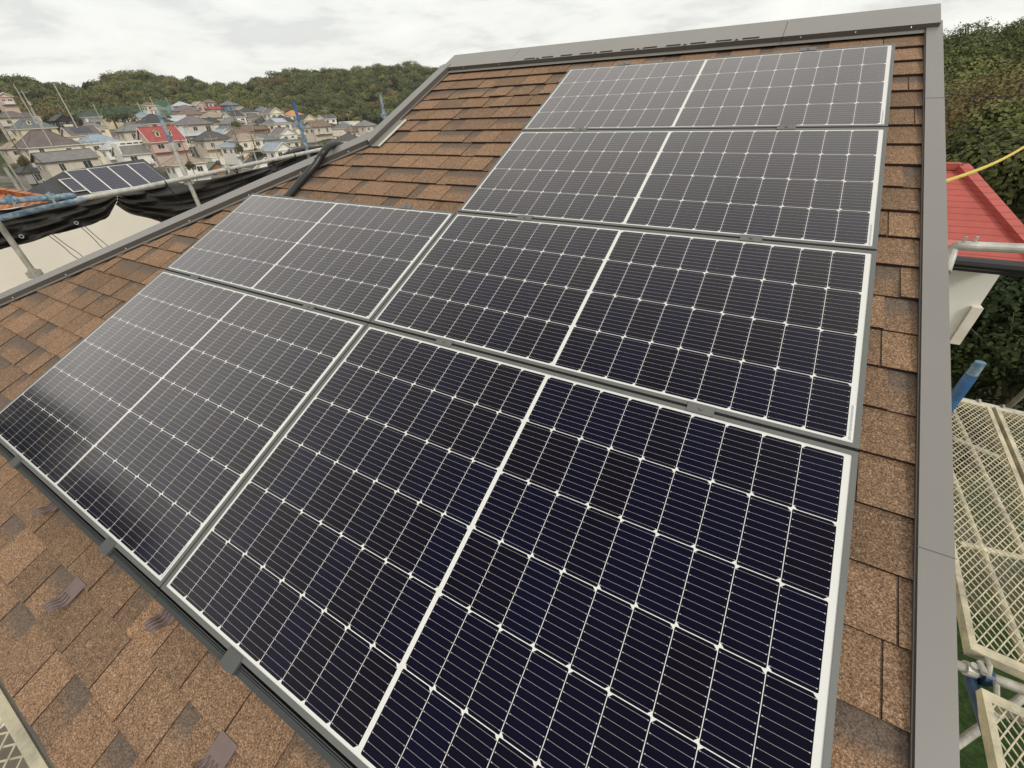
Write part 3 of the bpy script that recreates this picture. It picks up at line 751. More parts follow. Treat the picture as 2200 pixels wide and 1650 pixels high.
# plank at the eave, bottom left corner
zE = -.36; pE0, pE1 = at_z(0, 1487, zE), at_z(118, 1655, zE)
plank('scaffold_plank', Vector((pE0.x - 1.0, pE0.y + .005, zE)), R(-90) , .50, 2.2, 'paint splashed steel plank along the eave in the bottom left corner', (.052, .060))
# yellow rope
t = thing('rope', at_y(2035, 384, 3.4), 'yellow rope stretched past the right verge above the red roof', 'rope')
ra, rb = at_y(2010, 396, 3.4), at_x(2230, 297, 3.75)
b = MB(); pts = [ra.lerp(rb, i / 40) + Vector((0, 0, -.05 * math.sin(math.pi * i / 40))) - t.location for i in range(41)]
b.tube(pts, [.0105 + .002 * (i % 2) for i in range(41)], 8); b.build('strand', M['rope'], t)

# ================================================================ NEIGHBOURS CLOSE BY
def window(parent, c, n, w, h, name='window'):
    """c: centre on the wall, n: outward normal (horizontal)"""
    n = Vector(n); x = Vector((-n.y, n.x, 0)); z = Vector((0, 0, 1)); b = MB()
    def bx(a0, a1, b0, b1, d0, d1, mi):
        P_ = lambda a, b__, d: c + x * a + z * b__ + n * d
        b.hexa([P_(a0, b0, d0), P_(a1, b0, d0), P_(a1, b0, d1), P_(a0, b0, d1), P_(a0, b1, d0), P_(a1, b1, d0), P_(a1, b1, d1), P_(a0, b1, d1)][0:8], mi)
    f = .07
    bx(-w / 2, w / 2, -h / 2, h / 2, .0, .04, 1)
    for a0, a1, b0, b1 in ((-w / 2 - f, w / 2 + f, -h / 2 - f, -h / 2), (-w / 2 - f, w / 2 + f, h / 2, h / 2 + f), (-w / 2 - f, -w / 2, -h / 2, h / 2), (w / 2, w / 2 + f, -h / 2, h / 2), (-.03, .03, -h / 2, h / 2)):
        bx(a0, a1, b0, b1, -.01, .08, 0)
    return b.build(name, [M['wframe'], M['pane']], parent)
def house_at(loc, sx, sy, wall_h, kind, roof, wall, label, rot_=0.0, pitch=.42, over=.45, wins=2, group='houses of the town', extra=None, name='house', base_drop=4.0, wall_mat=None, roof_m=None):
    """loc: ground centre.  kind: hip_x / hip_y (ridge axis), gable_x / gable_y, flat"""
    t = thing(name, loc, label, 'house', group, rot_)
    wm = wall_mat or WM[wall]; rm = roof_m or RM[roof]
    b = MB(); hx, hy = sx / 2, sy / 2
    ax = kind[-1]
    half = (hy if ax == 'x' else hx) + over; rise = half * pitch
    if kind.startswith('flat'):
        b.box(-hx, hx, -hy, hy, -base_drop, wall_h); b.build('wall', wm, t)
        b = MB(); b.box(-hx - .12, hx + .12, -hy - .12, hy + .12, wall_h, wall_h + .25); b.build('parapet', M['trim'], t)
    else:
        b.box(-hx, hx, -hy, hy, -base_drop, wall_h)
        if kind.startswith('gable'):
            g = (half - over) * pitch + 0.0
            top = wall_h + g
            if ax == 'y':
                for y in (-hy, hy): b.face([(-hx, y, wall_h), (hx, y, wall_h), (0, y, top)] if y < 0 else [(hx, y, wall_h), (-hx, y, wall_h), (0, y, top)])
            else:
                for x in (-hx, hx): b.face([(x, hy, wall_h), (x, -hy, wall_h), (x, 0, top)] if x < 0 else [(x, -hy, wall_h), (x, hy, wall_h), (x, 0, top)])
        b.build('wall', wm, t)
        ze = wall_h - over * pitch + .06; th = .14; ox, oy = hx + over, hy + over
        zr = ze + rise
        b = MB()
        if kind.startswith('hip'):
            if ax == 'y': k = max(.05, oy - ox); r0, r1 = (0, -k, zr), (0, k, zr)
            else: k = max(.05, ox - oy); r0, r1 = (-k, 0, zr), (k, 0, zr)
            c = [(-ox, -oy, ze), (ox, -oy, ze), (ox, oy, ze), (-ox, oy, ze)]
            if ax == 'y':
                b.face([c[0], c[1], r0]); b.face([c[1], c[2], r1, r0]); b.face([c[2], c[3], r1]); b.face([c[3], c[0], r0, r1])
            else:
                b.face([c[0], c[1], r1, r0]); b.face([c[1], c[2], r1]); b.face([c[2], c[3], r0, r1]); b.face([c[3], c[0], r0])
        else:
            if ax == 'y':
                b.face([(ox, -oy, ze), (ox, oy, ze), (0, oy, zr), (0, -oy, zr)]); b.face([(-ox, oy, ze), (-ox, -oy, ze), (0, -oy, zr), (0, oy, zr)])
                c = [(-ox, -oy, ze), (ox, -oy, ze), (ox, oy, ze), (-ox, oy, ze)]
            else:
                b.face([(-ox, -oy, ze), (ox, -oy, ze), (ox, 0, zr), (-ox, 0, zr)]); b.face([(ox, oy, ze), (-ox, oy, ze), (-ox, 0, zr), (ox, 0, zr)])
                c = [(-ox, -oy, ze), (ox, -oy, ze), (ox, oy, ze), (-ox, oy, ze)]
        rf = b.build('roof', rm, t)
        # eave boards and ridge tiles
        b = MB()
        if kind.startswith('hip'):
            for i in range(4):
                a, d = Vector(c[i]), Vector(c[(i + 1) % 4]); b.bar(a + Vector((0, 0, -.09)), d + Vector((0, 0, -.09)), .12, .17)
        elif ax == 'y':
            for x in (-ox, ox): b.bar((x, -oy, ze - .08), (x, oy, ze - .08), .12, .16)
            for y in (-oy, oy):
                for s_ in (-1, 1): b.bar((s_ * ox, y, ze - .06), (0, y, zr - .06), .10, .24)
        else:
            for y in (-oy, oy): b.bar((-ox, y, ze - .08), (ox, y, ze - .08), .12, .16)
            for x in (-ox, ox):
                for s_ in (-1, 1): b.bar((x, s_ * oy, ze - .06), (x, 0, zr - .06), .10, .24)
        b.box(-ox + .1, ox - .1, -oy + .1, oy - .1, ze - .17, ze - .13)
        b.build('eaves', M['trim'] if wall in ('cream', 'white', 'yel', 'pink') else M['lipdark'], t)
        b = MB()
        if ax == 'y': kk = k if kind.startswith('hip') else oy; b.bar((0, -kk, zr + .04), (0, kk, zr + .04), .26, .12)
        else: kk = k if kind.startswith('hip') else ox; b.bar((-kk, 0, zr + .04), (kk, 0, zr + .04), .26, .12)
        if kind.startswith('hip'):
            for i in range(4):
                rr = r0 if (i in (0, 1) if ax == 'y' else i in (0, 3)) else r1
                b.bar(Vector(c[i]) + Vector((0, 0, .03)), Vector(rr) + Vector((0, 0, .03)), .2, .1)
        b.build('ridge_tiles', rm, rf)
    if wins:
        zw = wall_h - 1.55
        r3 = random.Random(int(abs(loc[0] * 31 + loc[1] * 17)))
        for i in range(wins):
            yy = -hy + sy * (i + .5) / wins + (r3.random() - .5) * .5
            window(t, Vector((hx, yy, zw + (r3.random() - .5) * .2)), (1, 0, 0), .9 + r3.random() * .9, 1.1 + (.5 if r3.random() < .3 else 0))
            xx = -hx + sx * (i + .5) / wins + (r3.random() - .5) * .5
            window(t, Vector((xx, -hy, zw)), (0, -1, 0), .9 + r3.random() * .8, 1.1)
        if r3.random() < .55:            # balcony on the side that faces us
            b = MB(); y0 = -hy * (.2 + .6 * r3.random()); b.box(hx + .0, hx + 1.0, y0, y0 + 3.0, wall_h - 2.85, wall_h - 2.7); b.box(hx + .92, hx + 1.0, y0, y0 + 3.0, wall_h - 2.7, wall_h - 1.75)
            b.box(hx, hx + .92, y0, y0 + .08, wall_h - 2.7, wall_h - 1.75); b.box(hx, hx + .92, y0 + 2.92, y0 + 3.0, wall_h - 2.7, wall_h - 1.75)
            b.build('balcony', M['trim'] if r3.random() < .6 else wm, t)
        if r3.random() < .6:
            b = MB(); b.box(hx, hx + .9, -hy - .05, hy + .05, wall_h - 2.95, wall_h - 2.82) if False else b.bar((hx + .45, -hy - .3, wall_h - 3.05), (hx + .45, hy + .3, wall_h - 3.05), 1.0, .10)
            b.build('canopy_roof', rm, t)
    return t

# cream parapet building just beyond the scaffold
XW = -6.9
zt_ = at_x(248, 424, XW).z
t = thing('house', (XW, 1.0, GZ), 'cream stucco wall of the next building behind the scaffold at the left', 'building')
b = MB(); b.box(-.28, 0, -6.0, 9.5, 0, zt_ - GZ); b.build('wall', M['creamstucco'], t)
b = MB(); b.box(-3.4, -.28, -6.0, 9.5, 0, zt_ - GZ - 2.6); b.build('lower_block', M['creamstucco'], t)
# dark roof with an array of four and a half panels
def cam_dir(v): return Vector(ROT.T @ np.array(v)).normalized()
e1, e2 = Vector((0, 1, 0)), Vector((math.cos(R(28)), 0, -math.sin(R(28)))); nn = e1.cross(e2).normalized()
if nn.z < 0: nn = -nn
e2 = (e2 - e1 * e1.dot(e2)).normalized(); P0 = at_depth(139.6, 372, 24.5)
def on_plane(px, py, off=0.0):
    d = Vector(ray(px, py)); return CAM + d * ((P0 + nn * off - CAM).dot(nn) / d.dot(nn))
CWD = (on_plane(303, 346) - P0).dot(e1) / 4; PLN = (on_plane(199.6, 419) - P0).dot(e2); print('array', CWD, PLN, (on_plane(365, 393) - P0).dot(e1) / 4)
t = thing('house', (P0.x, P0.y, GZ), 'dark grey shingle hip roof carrying the solar array beyond the black sheet', 'house')
poly = [on_plane(x, y) for x, y in ((136, 368), (307, 341), (378, 396), (400, 434), (25, 440), (60, 409))]
b = MB(); b.face([p - t.location for p in poly][::-1]); b.face([p - t.location - nn * .18 for p in poly])
for i in range(6):
    p, q = poly[i] - t.location, poly[(i + 1) % 6] - t.location; b.face([p, q, q - nn * .18, p - nn * .18])
b.build('roof', roof_mat('dark_shingles', (.055, .058, .058), 6.0, .3), t)
b = MB(); ctr = sum(poly, Vector()) / 6
ins = [ctr + (p - ctr) * .93 - t.location - nn * .2 for p in poly]
for i in range(6):
    p, q = ins[i], ins[(i + 1) % 6]; b.face([p, q, Vector((q.x, q.y, -1)), Vector((p.x, p.y, -1))])
b.build('wall', WM['cream'], t)
def far_panel_mat():
    t = NT('distant_solar_cells'); o = t.obj(); sp = t.n('ShaderNodeSeparateXYZ'); t.l(o, sp.inputs[0])
    fx = t.math('FRACT', t.math('MULTIPLY', sp.outputs[0], 6.4)); fy = t.math('FRACT', t.math('MULTIPLY', sp.outputs[1], 6.4))
    g = t.math('MAXIMUM', t.math('LESS_THAN', fx, .09), t.math('LESS_THAN', fy, .16))
    t.set(base=t.mix(g, (.035, .036, .055), (.16, .155, .18)), rough=.3, spec=.3)
    return t.m
M['farcell'] = far_panel_mat()
for i in range(5):
    lab = ['first long panel of the neighbour array, nearest the left', 'second long panel of the neighbour array from the left', 'third long panel of the neighbour array from the left', 'fourth long panel of the neighbour array, farthest right',
           'short lower panel jutting out at the left of the neighbour array'][i]
    a0, b0, ln = (i * CWD, 0.0, PLN) if i < 4 else (-.62 * CWD, PLN * .30, PLN * .55)
    wd = CWD if i < 4 else .60 * CWD
    loc = P0 + e1 * a0 + e2 * (b0 + ln) + nn * .08
    pt = bpy.data.objects.new('solar_panel', None); link(pt); tag(pt, lab, 'solar panel', 'solar panels on the dark neighbouring roof')
    mw = Matrix.Identity(4)
    for r_ in range(3): mw[r_][0], mw[r_][1], mw[r_][2], mw[r_][3] = e1[r_], -e2[r_], nn[r_], loc[r_]
    pt.matrix_world = mw
    b = MB(); b.box(.0, .06, 0, ln, 0, .05); b.box(wd - .012, wd, 0, ln, 0, .045); b.box(.06, wd - .012, 0, .04, 0, .045); b.box(.06, wd - .012, ln - .04, ln, 0, .045); b.build('frame', M['wframe'], pt)
    b = MB(); b.box(.06, wd - .012, .04, ln - .04, .01, .04); b.build('cell_glass', M['farcell'], pt)
# orange pantile house
def pantile():
    t = NT('orange_pantiles'); o = t.obj(); sp = t.n('ShaderNodeSeparateXYZ'); t.l(o, sp.inputs[0])
    w = t.math('SINE', t.math('MULTIPLY', t.math('ADD', sp.outputs[0], sp.outputs[1]), 21.0)); z = t.math('FRACT', t.math('MULTIPLY', sp.outputs[2], 7.0))
    h = t.math('ADD', t.math('MULTIPLY', w, .5), z); f = t.noise(4, 3, .6, o)
    t.set(base=t.ramp(f, (.3, (.40, .13, .045)), (.7, (.62, .24, .10))), rough=.6); t.bump(h, 1.0, .12); return t.m
M['pantile'] = pantile()
c0 = at_hor(120, 431, 16)
ho = house_at((c0.x - 3.4, c0.y - 3.6, c0.z - 5.0), 6.0, 6.4, 5.1, 'hip_y', 'orange', 'cream', 'house with bright orange pantile roof behind the capped pipe at the left edge', wins=1, group=None, over=.4, roof_m=M['pantile'])
# red hip roof house on the right
YH = 6.6
g0, g1 = at_y(2040, 548, YH - .35), at_y(2240, 563, YH - .35)
ze = g0.z
def on_slope(px, py):
    d = ray(px, py); tp = .46
    s_ = (ze + tp * (CN[1] - (YH - .35)) - CN[2]) / (d[2] - tp * d[1]); return Vector(CN + d * s_)
pk = on_slope(2063, 361); xc = g1.x + .0
wr_ = at_y(2149, 590, YH).x; wb = at_y(2045, 738, YH).z
t = thing('house', (g0.x, YH, GZ), 'white house with red hip roof behind the guard rail on the right', 'house')
O = t.location
b = MB(); xl = pk.x - 4.0
def red():
    t_ = NT('red_slate_roof'); v = t_.pos(); sp = t_.n('ShaderNodeSeparateXYZ'); t_.l(v, sp.inputs[0])
    f = t_.noise(2.2, 5, .65, v); ln = t_.math('LESS_THAN', t_.math('FRACT', t_.math('MULTIPLY', sp.outputs[2], 21.0)), .13)
    pa = t_.n('ShaderNodeTexWhiteNoise'); cm = t_.n('ShaderNodeCombineXYZ')
    t_.l(t_.math('FLOOR', t_.math('MULTIPLY', sp.outputs[0], 2.2)), cm.inputs[0]); t_.l(t_.math('FLOOR', t_.math('MULTIPLY', sp.outputs[2], 21.0)), cm.inputs[1]); t_.l(cm.outputs[0], pa.inputs['Vector'])
    c = t_.ramp(f, (.3, (.37, .065, .048)), (.7, (.50, .105, .080)))
    c = t_.mix(t_.math('MULTIPLY', t_.math('GREATER_THAN', pa.outputs['Value'], .95), .35), c, (.55, .28, .23))
    t_.set(base=t_.mix(t_.math('MULTIPLY', ln, .6), c, (.12, .03, .025)), rough=.65); return t_.m
M['redroof'] = red()
ya = YH - .35; yb2 = pk.y + (pk.y - ya)
b.face([Vector((xl, ya, ze)) - O, Vector((xc, ya, ze)) - O, pk - O, Vector((xl, pk.y, pk.z)) - O])
b.face([Vector((xc, ya, ze)) - O, Vector((xc, yb2, ze)) - O, pk - O]); b.face([Vector((xc, yb2, ze)) - O, Vector((xl, yb2, ze)) - O, Vector((xl, pk.y, pk.z)) - O, pk - O])
rf = b.build('roof', M['redroof'], t)
b = MB(); b.bar(Vector((xc, ya, ze + .02)) - O, pk - O + Vector((0, 0, .02)), .13, .07); b.bar(pk - O + Vector((0, 0, .02)), Vector((xl, pk.y, pk.z + .02)) - O, .13, .07); b.build('ridge_cap', M['redroof'], rf)
b = MB(); b.tube([Vector((xl, ya - .05, ze - .05)) - O, Vector((xc, ya - .05, ze - .05)) - O], .062, 10); b.box(xl - O.x, xc - O.x, .0 - .34, -.30, ze - .16 - O.z, ze - .02 - O.z); b.build('gutter', M['dkgut'], t)
b = MB(); b.box(xl - O.x, wr_ - O.x, 0, 3.2, wb - O.z, ze - .05 - O.z); b.build('wall', M['whitewall'], t)
b = MB(); b.box(xl - O.x, xc - O.x - .1, -.30, 3.4, ze - .12 - O.z, ze - .06 - O.z); b.build('soffit', M['trim'], t)
b = MB(); b.box(xl - O.x, wr_ - O.x - .6, .7, 3.0, 0, wb - O.z); b.build('lower_storey', M['lipdark'], t)
s0, s1 = at_y(2095, 664, YH - .1), at_y(2046, 742, YH - .1)
b = MB(); b.box(wr_ - .07 - O.x, wr_ + .03 - O.x, -.05, 1.0, s1.z - O.z, s0.z - O.z); b.build('shutter_box', M['trim'], t)

# ================================================================ THE TOWN
# cx, cy: middle of the roof in the photograph, W: its width there (2200 px wide), then roof, wall, kind, plan, label
T_ = [
 (2,203,40,'dkbr','pink','gable_x',9,9,'pink and brown house against the woods at the left picture edge'),
 (22,246,80,'dkbr','tan','hip_y',7,11,'long low brown roof under the pink house at the left edge'),
 (64,264,98,'teal','yel','hip_y',9,12,'grey green hip roof with two cream dormers'),
 (131,252,62,'char','char','gable_x',9,9,'charcoal walled house with white eave boards under the tall pole'),
 (214,254,62,'gy','cream','gable_y',7,11,'cream house with grey gable roof beside the brown field'),
 (92,296,138,'dkbr','cream','hip_y',9,13,'largest dark brown hip roof at the left, over cream walls'),
 (172,281,84,'dkbr','cream','gable_y',8,11,'dark brown roof with pale solar sheet right of the largest brown roof'),
 (196,269,66,'gy','cream','hip_y',7,9,'small grey tan hip roof above the roof with the solar sheet'),
 (206,297,100,'blue','cream','hip_y',8,11,'light blue hip roof left of the white parapet house'),
 (196,312,88,'dkbr','tan','hip_y',8,10,'dark brown hip roof under the light blue one at the left'),
 (137,333,140,'gy','tan','gable_y',7,13,'long grey gable roof below the largest brown roof'),
 (12,339,70,'gy','cream','gable_y',7,10,'grey tiled gable roof at the left edge above the orange one'),
 (85,353,128,'char','grey','hip_y',8,12,'black green hip roof with two pale heating panels'),
 (4,394,60,'orange','cream','hip_y',5,7,'small orange roof at the left picture edge'),
 (290,320,104,'gy','white','gable_y',8,11,'white house with grey green roof and black slot vents in its parapet'),
 (226,324,44,'gy','yel','gable_x',4.5,5,'small yellow gable annex with a dark door below the white house'),
 (329,255,82,'char','cream','hip_y',9,11,'black pyramid roof with pale edge strip beside the green net'),
 (288,273,92,'gy','tan','hip_y',7,12,'long grey hip roof just left above the red dormer roof'),
 (342,287,100,'red','pink','gable_y',8,11,'red roof with two olive dormers behind the tall blue pole'),
 (266,289,48,'dred','pink','hip_y',6,7,'dull red low roof at the left foot of the red dormer roof'),
 (346,308,58,'blue','white','hip_y',6,8,'pale blue low roof in front of the red dormer roof'),
 (400,280,88,'pale','tan','hip_y',9,11,'very pale grey hip roof right of the tall blue pole'),
 (412,258,86,'plum','tan','hip_y',9,11,'purple grey hip roof behind the very pale one'),
 (318,222,36,'br','cream','hip_y',8,9,'small far brown roof left of the green net'),
 (388,223,44,'pale','tan','hip_y',8,10,'far pale grey roof right of the green net top'),
 (398,232,60,'plum','tan','hip_y',8,11,'far purple grey roof just right of the green net'),
 (405,240,62,'br','tan','hip_y',8,11,'far brown roof over pale walls with four windows'),
 (404,312,60,'gy','cream','flat_x',6,7,'cream flat roofed block with a large green striped window'),
 (452,290,88,'dk','tan','hip_y',9,11,'dark ribbed hip roof left of the light blue roof'),
 (434,303,70,'br','cream','hip_y',7,10,'olive brown hip roof with cream edge below the dark ribbed one'),
 (360,366,80,'plum','grey','hip_y',7,10,'purple grey roof just right of the neighbour solar array'),
 (378,379,74,'green','grey','hip_y',6,9,'low green roof beside the right end of the neighbour solar array'),
 (425,222,34,'olive','pink','gable_x',9,9,'far house with olive gable roof and pinkish wall'),
 (457,229,50,'red','tan','hip_y',9,11,'far bright red hip roof at the edge of the woods'),
 (448,216,30,'br','tan','hip_y',8,8,'far small brown roof behind the bright red one'),
 (490,221,42,'slate','blue','hip_y',9,10,'far slate roof over a blue wall'),
 (512,231,46,'tan','tan','hip_y',9,10,'far tan hip roof right of the blue walled house'),
 (563,234,48,'slate','grey','hip_y',10,11,'far blue grey roof at the foot of the woods'),
 (530,241,42,'pale','cream','gable_y',7,9,'far pale sheet roof with cream gable'),
 (576,243,42,'slate','grey','hip_y',8,9,'far blue green roof below the blue grey one'),
 (593,245,50,'green','cream','hip_y',9,10,'far moss green hip roof'),
 (540,249,62,'dkbr','yel','hip_y',9,12,'brown hip roof over yellow walls in the middle distance'),
 (455,246,66,'tan','tan','hip_y',9,12,'wide tan hip roof below the bright red one'),
 (478,252,50,'gy','yel','hip_y',8,9,'grey roof over peach walls behind two leaning poles'),
 (455,270,62,'char','cream','hip_y',9,10,'near black hip roof over cream walls in the middle of the town'),
 (530,262,60,'gy','tan','hip_y',9,11,'grey hip roof over tan walls in the middle of the town'),
 (591,258,62,'slate','cream','hip_y',9,10,'slate hip roof with a pale solar sheet facing front'),
 (573,270,60,'br','obr','hip_y',8,10,'brown roof over a wooden house with balcony'),
 (606,281,58,'plum','white','gable_x',8,9,'white house with two small gables left of the bright blue pole'),
 (628,268,60,'slate','cream','hip_y',9,11,'slate grey roof behind the bright blue pole'),
 (512,303,88,'blue','white','hip_y',9,11,'large light blue grey hip roof over white walls'),
 (494,321,66,'ptan','white','hip_y',7,9,'pale tan roof below the large light blue one'),
 (550,332,80,'obr','white','hip_y',8,10,'orange brown hip roof above the black sheet'),
 (592,313,72,'blue','white','gable_x',8,8,'light blue roof with a big white gable left of the blue pole'),
 (612,298,62,'slate','cream','hip_y',8,10,'blue grey hip roof behind the big white gable'),
 (556,347,92,'dk','white','gable_x',8,9,'dark gable roof with white eave boards half behind the black sheet'),
 (452,356,74,'green','obr','gable_x',7,8,'dark green tiled gable roof just above the pale pipe'),
 (466,338,60,'gy','white','flat_x',6,7,'white flat block with green blinds in front of the tan roof'),
 (655,323,92,'gy','white','gable_y',8,11,'grey gable roof just behind the bend of the conduit'),
 (628,242,46,'orange','cream','hip_y',9,10,'far orange hip roof behind the bright blue pole end'),
 (655,252,46,'char','yel','gable_x',9,9,'far peach gable house with black roof at the foot of the woods'),
 (700,250,42,'dk','white','gable_y',7,10,'far white house with dark roof and rooftop aerial'),
 (680,266,60,'br','tan','gable_y',7,11,'long brown roof in front of the peach gable house'),
 (707,268,28,'dred','brick','gable_x',5,5,'narrow brick gable in the right part of the town'),
 (690,277,46,'plum','white','gable_x',8,8,'white gable house with purple grey roof in the right part'),
 (675,287,56,'slate','white','hip_y',8,10,'blue grey hip roof in front of the white gable house'),
 (722,285,46,'ptan','cream','gable_y',7,9,'tan sheet roof over cream walls near the conduit'),
 (738,269,50,'slate','cream','hip_y',9,10,'slate hip roof in the right part below the cream flat block'),
 (750,262,46,'gy','cream','flat_x',8,10,'long cream flat block at the foot of the woods'),
 (784,264,50,'gy','tan','hip_y',9,10,'far grey hip roof touching the upper verge'),
 (753,277,46,'br','tan','hip_y',8,9,'brown roof with glazed balcony in the right part'),
 (748,294,66,'dk','yel','hip_y',9,10,'dark hip roof over pale yellow walls just left of the verge bend'),
 (788,279,30,'gy','brick','gable_x',6,6,'brick gable house touching the slanting verge'),
 (640,338,60,'dk','white','hip_y',7,8,'dark roof low behind the conduit and black sheet'),
 (330,342,60,'tan','cream','flat_x',7,8,'cream block with metal balconies right of the white parapet house'),
 (690,304,40,'dkbr','tan','hip_y',7,8,'dark brown roof right behind the conduit'),
 (40,318,60,'dk','cream','hip_y',7,8,'dark roof below the left end of the largest brown roof'),
 (130,385,80,'pgreen','cream','gable_y',4.5,7,'pale yellow green corrugated gable roof above the dark solar roof'),
 (420,333,56,'gy','cream','hip_y',7,8,'grey roof below the cream flat roofed block'),
 (500,345,60,'plum','cream','gable_y',7,8,'purple roof between the white block and the orange brown roof'),
 (260,343,70,'gy','cream','gable_y',6,9,'grey roof right below the white parapet house'),
]
r5 = random.Random(21); FN = {'gy': 'grey', 'dk': 'dark grey', 'plum': 'purple grey', 'slate': 'slate', 'tan': 'tan', 'br': 'brown', 'pale': 'pale grey', 'dkbr': 'dark brown', 'blue': 'light blue', 'char': 'black', 'ptan': 'pale tan'}
KEEP = [(457, 231, 45, 9), (425, 226, 30, 8), (490, 224, 34, 8), (512, 308, 66, 16), (592, 318, 62, 18), (608, 284, 46, 12), (573, 275, 46, 11), (131, 258, 52, 14), (65, 270, 70, 14), (342, 296, 70, 18), (290, 330, 75, 20), (404, 322, 50, 18), (655, 255, 40, 8), (700, 252, 36, 8), (690, 282, 36, 9), (550, 336, 60, 14), (214, 262, 50, 12), (480, 340, 60, 18)]
listed = list(T_); used = set()
for row, (yy, x0, x1) in enumerate(((228, 330, 520), (236, 330, 600), (244, 40, 640), (251, 180, 700), (258, 20, 790), (266, 120, 790), (274, 200, 790), (282, 380, 770), (291, 380, 740), (300, 400, 720), (309, 20, 700), (319, 340, 700), (329, 350, 660), (341, 20, 640))):
    xx = x0 + r5.random() * 20
    while xx < x1:
        wpx = 40 + .46 * (yy - 228) + r5.random() * 8
        if all(abs(q[0] - xx) > .30 * (q[2] + wpx) * .72 or abs(q[1] - yy) > 4.2 + .03 * (yy - 228) for q in T_) and all(abs(a_ - xx) > w_ or abs(c_ - yy) > h_ for a_, c_, w_, h_ in KEEP):
            ck = r5.choice(list(FN)); nb = min(listed, key=lambda q: (q[0] - xx) ** 2 + 9 * (q[1] - yy) ** 2)
            short = nb[8]
            for cut in (' with ', ' over ', ' under ', ' beside ', ' left ', ' right ', ' at ', ' behind ', ' above ', ' below ', ' in ', ' of the', ' just', ' near', ' between', ' carrying', ' touching', ' against', ' low '):
                k = short.find(cut)
                if k > 12: short = short[:k]
            side = ('left' if xx < nb[0] else 'right') if abs(xx - nb[0]) > 3 * abs(yy - nb[1]) else ('below' if yy > nb[1] else 'above')
            kind = r5.choice(['hip_y', 'hip_y', 'hip_x', 'gable_y', 'gable_x'])
            lab = f"small {FN[ck]} {'hip' if kind[0] == 'h' else 'gable'} roof " + (f"just {side} the {short}" if side in ('below', 'above') else f"{side} of the {short}")
            lab = ' '.join(lab.split()[:16])
            if lab not in used:
                used.add(lab); T_.append((xx, yy + r5.random() * 3, wpx, ck, r5.choice(['cream', 'white', 'tan', 'cream', 'white', 'yel', 'grey']), kind, 6.5 + r5.random() * 2, 8 + r5.random() * 3, lab))
        xx += wpx * (.45 + .3 * r5.random())
print('houses', len(T_))
KS = .80
BASES = []
PITCH = {92: .85, 342: .95, 64: .75, 400: .72, 172: .7, 85: .62, 329: .65}
for i, (cx, cy, wpx, rf_, wl, kind, sx_, sy_, lab) in enumerate(T_):
    a = R(az_of(cx, cy)); over = .45
    wper = (sx_ + 2 * over) * abs(math.sin(a)) + (sy_ + 2 * over) * abs(math.cos(a))
    off = math.atan((cx - 1100) / 1067)
    sx_, sy_ = sx_ * KS, sy_ * KS; r_ = (wper * KS) * 1067 / wpx / math.cos(off) ** 2 * .96; sc_ = min(1, 300 / r_); r_ *= sc_; sx_, sy_ = sx_ * sc_, sy_ * sc_
    c = at_hor(cx, cy, r_)
    sx_, sy_ = sx_ * 1.10, sy_ * 1.05; pit = PITCH.get(cx, .56)
    half = (sy_ if kind[-1] == 'x' else sx_) / 2 + over
    rise = 0 if kind.startswith('flat') else half * pit
    wh = 4.3; z0 = c.z - rise * .42 - wh
    rot_ = R((random.Random(i).random() - .5) * 9)
    h = house_at((c.x, c.y, z0), sx_, sy_, wh, kind, rf_, wl, lab, rot_, over=over, wins=2, pitch=PITCH.get(cx, .56))
    BASES.append((c.x, c.y, z0)); T_[i] = (*T_[i], h, half, rise, wh)
def T_get(cx): return [q for q in T_ if q[0] == cx][0]
def slope_panel(cx, u0, u1, s0, s1, name, mats, n=1, thick=.08, lab=None):
    """sheets lying on the +x slope of a roof: u along the ridge, s from eave 0 to ridge 1"""
    q = T_get(cx); h, half, rise, wh = q[9:]
    ze = wh - .5 * PITCH.get(cx, .56) + .06
    for i in range(n):
        a0 = u0 + (u1 - u0) * i / n; a1 = u0 + (u1 - u0) * (i + 1) / n - (.12 if n > 1 else 0)
        P_ = lambda u, s_, d: Vector((half * (1 - s_), u, ze + rise * s_ + d))
        b = MB(); b.hexa([P_(a0, s0, .05), P_(a1, s0, .05), P_(a1, s1, .05), P_(a0, s1, .05)][::1] + [P_(a0, s0, .05 + thick), P_(a1, s0, .05 + thick), P_(a1, s1, .05 + thick), P_(a0, s1, .05 + thick)])
        b.build(name, mats, h)
slope_panel(172, -3.0, 2.8, .30, .86, 'solar_sheet', M['farcell'], 1)
slope_panel(85, -2.2, 1.2, .30, .80, 'heating_panel', plain('pale_heating_glass', (.33, .35, .38), .2, 0, .05), 2)
slope_panel(591, -3.0, 3.0, .12, .72, 'solar_sheet', plain('pale_sheet', (.38, .39, .44), .3, 0, .05), 1)
